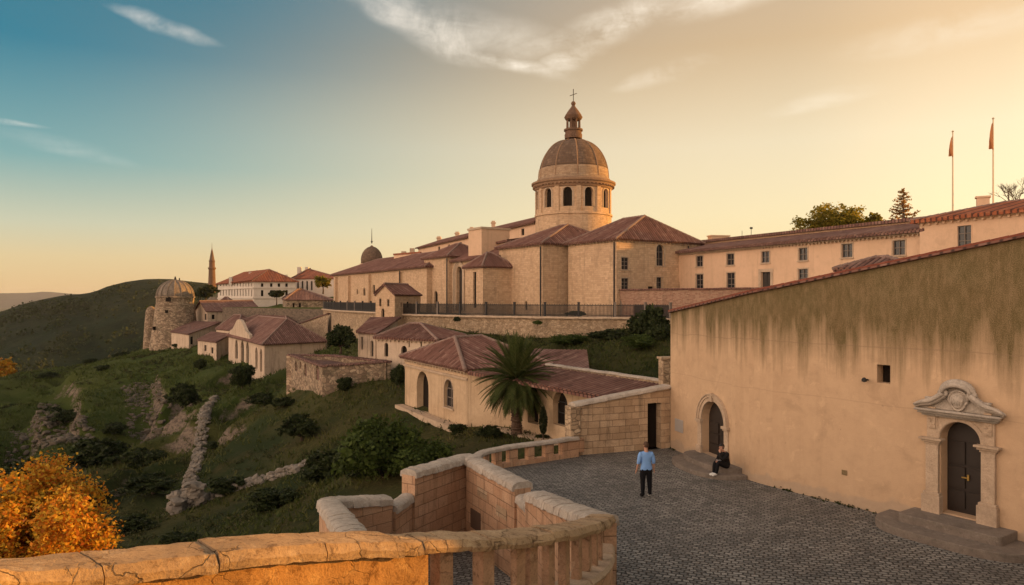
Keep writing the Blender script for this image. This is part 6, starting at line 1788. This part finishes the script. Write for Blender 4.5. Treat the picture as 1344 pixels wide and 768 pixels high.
# palm
pf = XY(678, 41.0); pz = gz(pf.x, pf.y); palm = thing('palm_tree', 'date palm with a dense fan crown in front of the weathered hall', 'palm', (pf.x, pf.y, pz))
crz = Z(500, 41); mb = MB(); prof = [(.36, -.3)]
for i in range(22):
    z = (crz-pz)*i/21; r = .30+.03*math.sin(i*2.3)+(.05 if i > 16 else 0); prof += [(r+.03, z), (r-.02, z+.06)]
mb.lathe(prof, V((pf.x, pf.y, pz)), 12); mb.build('trunk', M['palmbark'], palm)
fr = []; st = MB(); Rr = random.Random(17)
for i in range(240):
    az = Rr.uniform(0, 6.283); el = math.radians(Rr.uniform(-38, 86) if i > 46 else Rr.uniform(-60, -15)); L = 2.5*Rr.uniform(.86, 1.08)*(1 if el > 0 else .92); dead = i < 10
    d0 = V((math.cos(az)*math.cos(el), math.sin(az)*math.cos(el), math.sin(el))); c = V((pf.x, pf.y, crz+.1))+d0*.2; pts = [c]; d = d0.copy(); nseg = 10
    for k in range(nseg):
        d = (d+V((0, 0, -.075*(1.1-.4*math.sin(el))))).normalized(); c = c+d*L/nseg; pts.append(c.copy())
    st.tube(pts, [.035*(1-k/(nseg+1))+.006 for k in range(nseg+1)], 4, False)
    for k in range(46):
        f = .14+.86*k/45; q = f*nseg; i0 = min(nseg-1, int(q)); p = pts[i0].lerp(pts[i0+1], q-i0); t = (pts[i0+1]-pts[i0]).normalized()
        sd_ = t.cross(V((0, 0, 1)));  sd_ = sd_.normalized() if sd_.length > .05 else V((1, 0, 0)); upv = sd_.cross(t)
        ll = .42*math.sin(math.pi*min(1, .18+f*.86))**.7*Rr.uniform(.8, 1.1)
        for sg in (-1, 1):
            ld = (t*.85+sd_*sg*.75+upv*.28+V((0, 0, -.12))).normalized(); e = p+ld*ll; w_ = t*.019
            fr += [p-w_, p+w_, e+w_*.25, e-w_*.25]
fast_mesh('crown', np.array([tuple(v) for v in fr]), 4, M['palm'], palm); st.build('frond_stems', M['palm'], palm)
# little cypress by the arcade
p = XY(713, 39.3); cy = thing('cypress', 'small slim cypress between the two arcade arches', 'cypress', (p.x, p.y, gz(p.x, p.y))); z0 = Z(569, 39.3); z1 = Z(534, 39.3); n = 2600
f = RNG.random(n); a = RNG.random(n)*6.283; r = .23*np.sin(np.pi*np.clip(f*.9+.1, 0, 1))**.7*np.sqrt(RNG.random(n))
fast_mesh('crown', leaf_quads(np.stack([p.x+r*np.cos(a), p.y+r*np.sin(a), z0+(z1-z0)*f], 1), .055, asp=2.2), 4, M['treedark'], cy)
mb = MB(); mb.tube([(p.x, p.y, cy.location.z-.2), (p.x, p.y, z0+.5)], [.05, .04], 6); mb.build('trunk', M['bark'], cy)

# ------------------------------------------------------------------ ruined walls and rock
def rubble_line(name, label, pts, w_, h_, per, size, seed):
    mat = M['wallstone'] if name == 'ruined_wall' else M['rubblestone']
    R = random.Random(seed); p3 = [V(ground_at(px, d)) for px, d in pts]; path = Path(p3); root = thing(name, label, 'ruin', tuple(path.at(path.L/2))); mb = MB()
    bm = bmesh.new(); bmesh.ops.create_icosphere(bm, subdivisions=2, radius=1); bm.verts.ensure_lookup_table(); sv = [v.co.copy() for v in bm.verts]; sf = [tuple(v.index for v in f.verts) for f in bm.faces]; bm.free()
    n = int(path.L*per)
    for i in range(n):
        q = R.uniform(0, path.L); c = path.at(q); t, r = path.frame(q, .5); u = R.uniform(-1, 1); hh = h_*(.55+.6*mnoise.noise(V((q*.45, seed, 0)))+.25); hh = max(.1, hh)
        x, y = c.x+r.x*u*w_/2, c.y+r.y*u*w_/2; z = gz(x, y)+R.uniform(-.15, hh)*(1-abs(u)**3*.7)
        s = size*R.uniform(.5, 1.35); sc = V((s*R.uniform(.8, 1.5), s*R.uniform(.7, 1.2), s*R.uniform(.45, .8))); rot = Matrix.Rotation(R.uniform(0, 6.3), 3, 'Z') @ Matrix.Rotation(R.gauss(0, .3), 3, 'X'); o_ = V((R.random()*50, R.random()*50, 0))
        vs = []
        for v in sv:
            k = 1+.45*mnoise.noise(v*1.3+o_); v2 = V((math.copysign(abs(v.x)**.7, v.x), math.copysign(abs(v.y)**.7, v.y), math.copysign(abs(v.z)**.7, v.z)))*k
            vs.append(rot @ V((v2.x*sc.x, v2.y*sc.y, v2.z*sc.z))+V((x, y, z)))
        mb.add(vs, sf)
    tag(mb.build('stones', mat, root), kind='stuff'); return root
rubble_line('ruined_wall', 'long crumbled stone wall running down the slope to a thick stump', [(282, 84), (270, 78), (264, 70), (258, 62), (250, 55), (245, 50), (247, 46.5)], 1.0, .55, 40, .17, 1)
rubble_line('ruined_wall', 'short crumbled wall branching right from the stump towards the bastion', [(255, 46.2), (290, 46.5), (330, 47.5), (370, 47.5), (412, 47)], .9, .35, 22, .22, 2)
rubble_line('ruined_wall', 'thick broken wall stump at the foot of the long crumbled wall', [(243, 46.5), (251, 45.3)], 1.8, 1.7, 95, .30, 3)
rubble_line('rock_outcrop', 'pale rocky ridge running up towards the round tower', [(178, 122), (188, 108), (192, 97), (205, 89), (228, 86)], 4.5, .15, 9, .30, 4)
rubble_line('rock_outcrop', 'broken pale cliff at the left of the slope below the valley edge', [(50, 108), (60, 98), (85, 94), (95, 88), (88, 80)], 4.5, .3, 10, .34, 5)
rubble_line('rock_outcrop', 'small pale rock patch above the left cliff', [(60, 122), (72, 118), (85, 118)], 3, .2, 8, .3, 6)
rubble_line('rock_outcrop', 'scattered pale rocks at the left edge of the slope', [(20, 92), (38, 100), (30, 108)], 3, .2, 8, .3, 7)

# ------------------------------------------------------------------ grass and woods (uncountable)
def tufts(name, n, reg, hgt, mat, blades=5, mask=None):
    x = RNG.uniform(reg[0], reg[1], n); y = reg[2]*(reg[3]/reg[2])**RNG.random(n)
    keep = np.abs(x/y*F+672) < 1e9
    px = x/y*F+672; keep = (px > -60) & (px < 900)
    cl = fbm(x, y, 5, 3, 77); keep &= RNG.random(n) < np.clip(.5+cl*2.2, .08, 1)
    x, y = x[keep], y[keep]
    ins = inside([V((p[0], p[1])) for p in plaza_poly], x, y)|inside(ter, x, y)|(x > 14)
    for q in (hl.fp, ): ins |= inside(q, x, y)
    x, y = x[~ins], y[~ins]; z = groundz(x, y); c = np.stack([x, y, z], 1)
    c = np.repeat(c, blades, 0); m = len(c); c[:, :2] += RNG.normal(size=(m, 2))*hgt*.7; c[:, 2] -= .04
    hh = hgt*RNG.uniform(.4, 1.25, m)*np.clip((c[:, 1]/50)**.55, .7, 1.7); a = RNG.random(m)*6.283; le = RNG.normal(size=(m, 2))*.55
    w_ = (.09*hh+.010)[:, None]; sd_ = np.stack([np.cos(a), np.sin(a), a*0], 1)*w_*1.6
    tip = c+np.stack([le[:, 0]*hh, le[:, 1]*hh, hh], 1)
    v = np.stack([c-sd_, c+sd_, tip], 1).reshape(-1, 3)
    o = fast_mesh(name, v, 3, mat); tag(o, kind='stuff')
    return o
tufts('grass', 95000, (-115, 13, 14, 175), .30, M['grass'])
# low scrub and dry stalks that break up the turf
def scrub(n):
    x = RNG.uniform(-100, 13, n); y = 17*(150/17)**RNG.random(n); px = x/y*F+672
    cl = fbm(x, y, 9, 4, 101); k = (px > -60) & (px < 900) & (x < 12) & (RNG.random(n) < np.clip(.14+cl*3.2, .02, 1)); x, y = x[k], y[k]
    ins = inside([V((p[0], p[1])) for p in plaza_poly], x, y)|inside(ter, x, y)|inside(pit_poly, x, y)
    for q in HOUSES: ins |= inside(q, x, y)
    x, y = x[~ins], y[~ins]; z = groundz(x, y); m = 34
    c = np.repeat(np.stack([x, y, z], 1), m, 0); s = np.repeat(RNG.uniform(.18, .62, len(x))*np.clip((y/60)**.4, .7, 1.4), m)[:, None]
    d = rand_unit(len(c)); d[:, 2] = np.abs(d[:, 2])*.75; c = c+d*s*RNG.random(len(c))[:, None]**.4
    return tag(fast_mesh('scrub', leaf_quads(c, .085*np.clip((c[:, 1]/60)**.5, .6, 1.5), nrm=d), 4, M['scrub']), kind='stuff')
HOUSES = [hl.fp, hg.fp]+ROWH+[[m0, m1, m2, m3]]
scrub(24000)
# woods on the far hill
n = 13000; X = RNG.uniform(-560, 120, n); Y = RNG.uniform(300, 640, n); px = X/Y*F+672; k = (px > -60) & (px < 420); X, Y = X[k], Y[k]
den = fbm(X, Y, 70, 3, 55); k = RNG.random(len(X)) < np.clip(.55+den*2.4, .05, 1)*np.clip((600-Y)/60, .0, 1); X, Y = X[k], Y[k]; Zh = hillz(X, Y)
c = np.repeat(np.stack([X, Y, Zh], 1), 12, 0); m = len(c); rs_ = np.repeat(RNG.uniform(.6, 1.4, len(X)), 12)
c += RNG.normal(size=(m, 3))*np.array([1.5, 1.5, 1.1])*rs_[:, None]; c[:, 2] += 1.3*rs_
tag(fast_mesh('woodland', leaf_quads(c, 1.35, asp=1.2), 4, M['bush']), kind='stuff')
# weeds in the joint between paving and wall
pts = []
for w_ in (A1, A2):
    for i in range(int(w_.L*9)):
        q = w_.pt(RNG.random()*w_.L, 0, abs(RNG.normal())*.06+.02)
        if math.sin(q.x*3.1)+math.sin(q.x*1.3+1) > -.2: pts += [(q.x+RNG.normal()*.04, q.y+RNG.normal()*.04, abs(RNG.normal())*.035) for k in range(7)]
tag(fast_mesh('weeds', leaf_quads(np.array(pts), .045), 4, M['bush']), kind='stuff')
# ------------------------------------------------------------------ people
def skin_body(verts, edges, subd=2):
    """grow one continuous surface over a skeleton of (position, radius) joints"""
    me = bpy.data.meshes.new('body'); me.from_pydata([v[0] for v in verts], edges, [])
    o = bpy.data.objects.new('body', me); COL.objects.link(o)
    o.modifiers.new('skin', 'SKIN'); 
    for i, v in enumerate(verts):
        r = v[1] if hasattr(v[1], '__len__') else (v[1], v[1])
        me.skin_vertices[0].data[i].radius = r; me.skin_vertices[0].data[i].use_root = (i == 0)
    s = o.modifiers.new('sub', 'SUBSURF'); s.levels = subd; s.render_levels = subd
    dg = bpy.context.evaluated_depsgraph_get(); dg.update()
    m2 = bpy.data.meshes.new_from_object(o.evaluated_get(dg)); bpy.data.objects.remove(o)
    bm = bmesh.new(); bm.from_mesh(m2); largest(bm); bm.to_mesh(m2); bm.free()
    return m2
def garment(me, pick, grow, name, mat, parent):
    """clothing: the body faces chosen by pick, pushed out a little"""
    bm = bmesh.new(); bm.from_mesh(me); bm.normal_update()
    bmesh.ops.delete(bm, geom=[f for f in bm.faces if not pick(f.calc_center_median())], context='FACES'); largest(bm)
    for v in bm.verts: v.co += v.normal*grow*(1+.35*mnoise.noise(v.co*9))
    m = bpy.data.meshes.new(name); bm.to_mesh(m); bm.free(); m.materials.append(mat)
    m.polygons.foreach_set('use_smooth', [True]*len(m.polygons)); o = bpy.data.objects.new(name, m); COL.objects.link(o); o.parent = parent; return o
def largest(bm):
    """keep only the biggest connected piece"""
    seen = set(); best = []
    for v in bm.verts:
        if v in seen: continue
        st = [v]; seen.add(v); c = []
        while st:
            x = st.pop(); c.append(x)
            for e in x.link_edges:
                y = e.other_vert(x)
                if y not in seen: seen.add(y); st.append(y)
        if len(c) > len(best): best = c
    best = set(best); bmesh.ops.delete(bm, geom=[v for v in bm.verts if v not in best], context='VERTS')
class Skel:
    def __init__(s): s.v = []; s.e = []
    def add(s, p, r, par=None):
        s.v.append((tuple(p), r)); i = len(s.v)-1
        if par is not None: s.e.append((par, i))
        return i
    def chain(s, par, pts):
        for p, r in pts: par = s.add(p, r, par)
        return par
def hand(s, par, c, d, side):
    """palm, four fingers of different length, thumb from the side; d = direction of the fingers"""
    d = V(d).normalized(); sd = V(side).normalized(); c = V(c)
    pm = s.add(c+d*.045, (.020, .032), par)
    for k, L in enumerate((.062, .072, .068, .052)):
        b = c+d*.07+sd*(-.027+.018*k); s.chain(pm, [(b, .0095), (b+d*L*.5, .0085), (b+d*L*.9+V((0, 0, -.01)), .007)])
    t = c+d*.02-sd*.035; s.chain(pm, [(t, .011), (t+d*.03-sd*.02, .010), (t+d*.06-sd*.022, .008)])
def head_detail(c, R, hairm, root, face=True, long=False):
    """hair cap, eyes, nose, mouth and ears; R turns the head (its face looks along local -y)"""
    def T(p): return V(c)+R @ V(p)
    mb = MB(); vs = []
    bm = bmesh.new(); bmesh.ops.create_uvsphere(bm, u_segments=20, v_segments=14, radius=1)
    keep = []
    for v in bm.verts: v.co = V((v.co.x*.083, v.co.y*.104+.008, v.co.z*.118+.012))*(1+.05*mnoise.noise(v.co*7))
    lowz = -.10 if long else -.055
    bmesh.ops.delete(bm, geom=[f for f in bm.faces if (f.calc_center_median().y < -.03 and f.calc_center_median().z < .045) or f.calc_center_median().z < lowz], context='FACES')
    for v in bm.verts: v.co = T(v.co)-root.location
    me = bpy.data.meshes.new('hair'); bm.to_mesh(me); bm.free(); me.materials.append(hairm); me.polygons.foreach_set('use_smooth', [True]*len(me.polygons))
    h = bpy.data.objects.new('hair', me); COL.objects.link(h); h.parent = root
    e = MB(); 
    for sg in (-1, 1): e.lathe([(.001, -.009), (.010, -.004), (.010, .004), (.001, .009)], T((sg*.032, -.088, .008)), 8)
    e.build('eyes', M['dark'], root, True)
    f = MB(); f.tube([T((0, -.088, .02)), T((0, -.104, -.012)), T((0, -.109, -.026)), T((0, -.09, -.034))], [.007, .011, .014, .008], 6)
    for sg in (-1, 1): f.tube([T((sg*.078, .0, .02)), T((sg*.088, .012, .0)), T((sg*.078, .004, -.03))], [.010, .014, .007], 6)
    f.build('face_features', M['skin'], root, True)
    l = MB(); l.tube([T((-.022, -.087, -.056)), T((0, -.094, -.057)), T((.022, -.087, -.056))], [.004, .007, .004], 6); l.build('lips', M['lips'], root, True)
M['skin'] = plain('skin', (.50, .27, .18), .6, .3, .1); M['lips'] = plain('lips', (.35, .12, .10), .6, .3, .1)
M['hairbrown'] = plain('brown_hair', (.085, .045, .025), .7, .3, .3, 40); M['hairdark'] = plain('dark_hair', (.014, .010, .009), .6, .4, .3, 40)
M['blue'] = plain('light_blue_shirt', (.22, .40, .74), .85, .1, .12, 9); M['black'] = plain('black_cloth', (.010, .010, .012), .85, .15, .2, 9); M['blackwarm'] = plain('black_jacket', (.012, .011, .011), .8, .2, .2, 9)
M['white'] = plain('white_shoe', (.72, .70, .66), .6, .3, .1); M['greycloth'] = plain('grey_cloth', (.30, .30, .31), .85, .1, .15, 9)

def place(root, loc, rz):
    root.location = loc; root.rotation_euler = (0, 0, rz)
# standing man seen from behind: built facing +y
def standing():
    root = thing('person', 'person standing on the cobbles seen from behind, light blue shirt and black trousers', 'person', (0, 0, 0))
    s = Skel(); p = s.add((0, 0, .95), (.155, .115))
    w_ = s.chain(p, [((0, 0, 1.08), (.150, .105)), ((0, .01, 1.25), (.165, .112)), ((0, .0, 1.39), (.165, .10))]); nk = s.chain(w_, [((0, -.005, 1.47), (.075, .07)), ((0, .01, 1.53), (.055, .058))])
    hd = s.chain(nk, [((0, .025, 1.60), (.066, .082)), ((0, .02, 1.68), (.078, .098)), ((0, .015, 1.735), (.062, .08))])
    for sg in (-1, 1):
        sh = s.chain(w_, [((sg*.175, 0, 1.41), .068), ((sg*.215, -.005, 1.33), .060), ((sg*.25, -.02, 1.16), .046), ((sg*.255, .01, 1.11), .042)])
        wr = s.chain(sh, [((sg*.27, .05, 1.0), .038), ((sg*.285, .09, .88), .028)]); hand(s, wr, (sg*.29, .10, .87), (sg*.25, .2, -.95), (0, -1, 0))
        lg = s.chain(p, [((sg*.095, 0, .86), (.105, .108)), ((sg*.11, .005, .68), (.088, .09)), ((sg*.115, .01, .50), .066), ((sg*.118, -.01, .36), .064), ((sg*.12, -.02, .12), .044), ((sg*.12, -.015, .07), .046)])
        s.chain(lg, [((sg*.13, .06, .045), (.045, .036)), ((sg*.14, .155, .035), (.042, .028))])
    me = skin_body(s.v, s.e); me.materials.append(M['skin']); me.polygons.foreach_set('use_smooth', [True]*len(me.polygons))
    b = bpy.data.objects.new('body', me); COL.objects.link(b); b.parent = root
    garment(me, lambda c: .90 < c.z < 1.475 and not (abs(c.x) > .22 and c.z < 1.09), .020, 'shirt', M['blue'], root)
    garment(me, lambda c: c.z < .97 and c.z > .075 and abs(c.x) < .245, .016, 'trousers', M['black'], root)
    for sg, m_ in ((-1, M['black']), (1, M['white'])): garment(me, lambda c: c.z < .085 and sg*c.x > 0 and abs(c.x) < .24, .012, 'shoe', m_, root)
    head_detail((0, .02, 1.685), Matrix.Rotation(math.pi+.35, 3, 'Z'), M['hairbrown'], root)
    return root
man = standing(); mp = XY(848, 6.5*F/(652-H)); place(man, (mp.x, mp.y, 0), .12)

# seated figure on the upper step, built facing -y, seat height 0
def seated():
    root = thing('person', 'person in dark clothes sitting on the rounded steps with white shoes and hand to chin', 'person', (0, 0, 0))
    s = Skel(); p = s.add((0, 0, .10), (.155, .12))
    w_ = s.chain(p, [((0, -.03, .24), (.14, .105)), ((0, -.09, .40), (.15, .105)), ((0, -.14, .53), (.15, .095))]); nk = s.chain(w_, [((0, -.18, .60), (.065, .062)), ((0, -.205, .65), (.05, .054))])
    s.chain(nk, [((0, -.235, .71), (.064, .08)), ((0, -.24, .79), (.076, .096)), ((0, -.235, .845), (.06, .078))])
    for sg in (-1, 1):
        kz = .28 if sg > 0 else .24
        lg = s.chain(p, [((sg*.09, -.08, .10), (.10, .095)), ((sg*.10, -.25, .18), (.082, .08)), ((sg*.09, -.45, kz), .064), ((sg*.085, -.50, kz-.10), .060), ((sg*.07, -.54, -.10), .044), ((sg*.06, -.55, -.155), .044)])
        s.chain(lg, [((sg*.065, -.63, -.175), (.043, .034)), ((sg*.07, -.72, -.185), (.04, .026))])
    # one arm across the lap, the other propped on the knee with the hand at the chin
    a = s.chain(w_, [((-.165, -.13, .54), .064), ((-.215, -.16, .44), .056), ((-.235, -.22, .28), .045), ((-.16, -.33, .27), .040), ((-.05, -.40, .28), .03)]); hand(s, a, (-.035, -.41, .285), (1, -.2, -.05), (0, -1, .2))
    a = s.chain(w_, [((.165, -.13, .54), .064), ((.205, -.2, .46), .056), ((.17, -.38, .37), .045), ((.12, -.40, .47), .040), ((.055, -.365, .60), .03)]); hand(s, a, (.05, -.36, .61), (-.25, .15, 1), (1, .3, 0))
    me = skin_body(s.v, s.e); me.materials.append(M['skin']); me.polygons.foreach_set('use_smooth', [True]*len(me.polygons))
    b = bpy.data.objects.new('body', me); COL.objects.link(b); b.parent = root
    hands = (V((-.0, -.42, .29)), V((.03, -.34, .68)))
    garment(me, lambda c: c.z > .07 and (c.y > -.28 or abs(c.x) > .13 or c.z > .33) and c.z < .605 and min((c-h).length for h in hands) > .105 and c.y > -.44, .018, 'jacket', M['blackwarm'], root)
    garment(me, lambda c: c.z < .31 and c.z > -.13 and not (c.y > -.1 and c.z > .16) and min((c-h).length for h in hands) > .09 and abs(c.x) < .19, .014, 'trousers', M['black'], root)
    for sg in (-1, 1): garment(me, lambda c: c.z < -.13 and sg*c.x > 0, .012, 'shoe', M['white'], root)
    head_detail((0, -.24, .79), Matrix.Rotation(-.1, 3, 'Z') @ Matrix.Rotation(.12, 3, 'X'), M['hairdark'], root, long=True)
    mb = MB(); mb.box((.0, -.37, .305), .19, .10, .022, .25); mb.build('folded_paper', M['greycloth'], root, bevel=.006)
    return root
wom = seated(); q = A1.pt(c1+1.78, 0, .50); place(wom, (q.x, q.y, .36), math.atan2(A1.n.y, A1.n.x)+math.pi/2+.18)
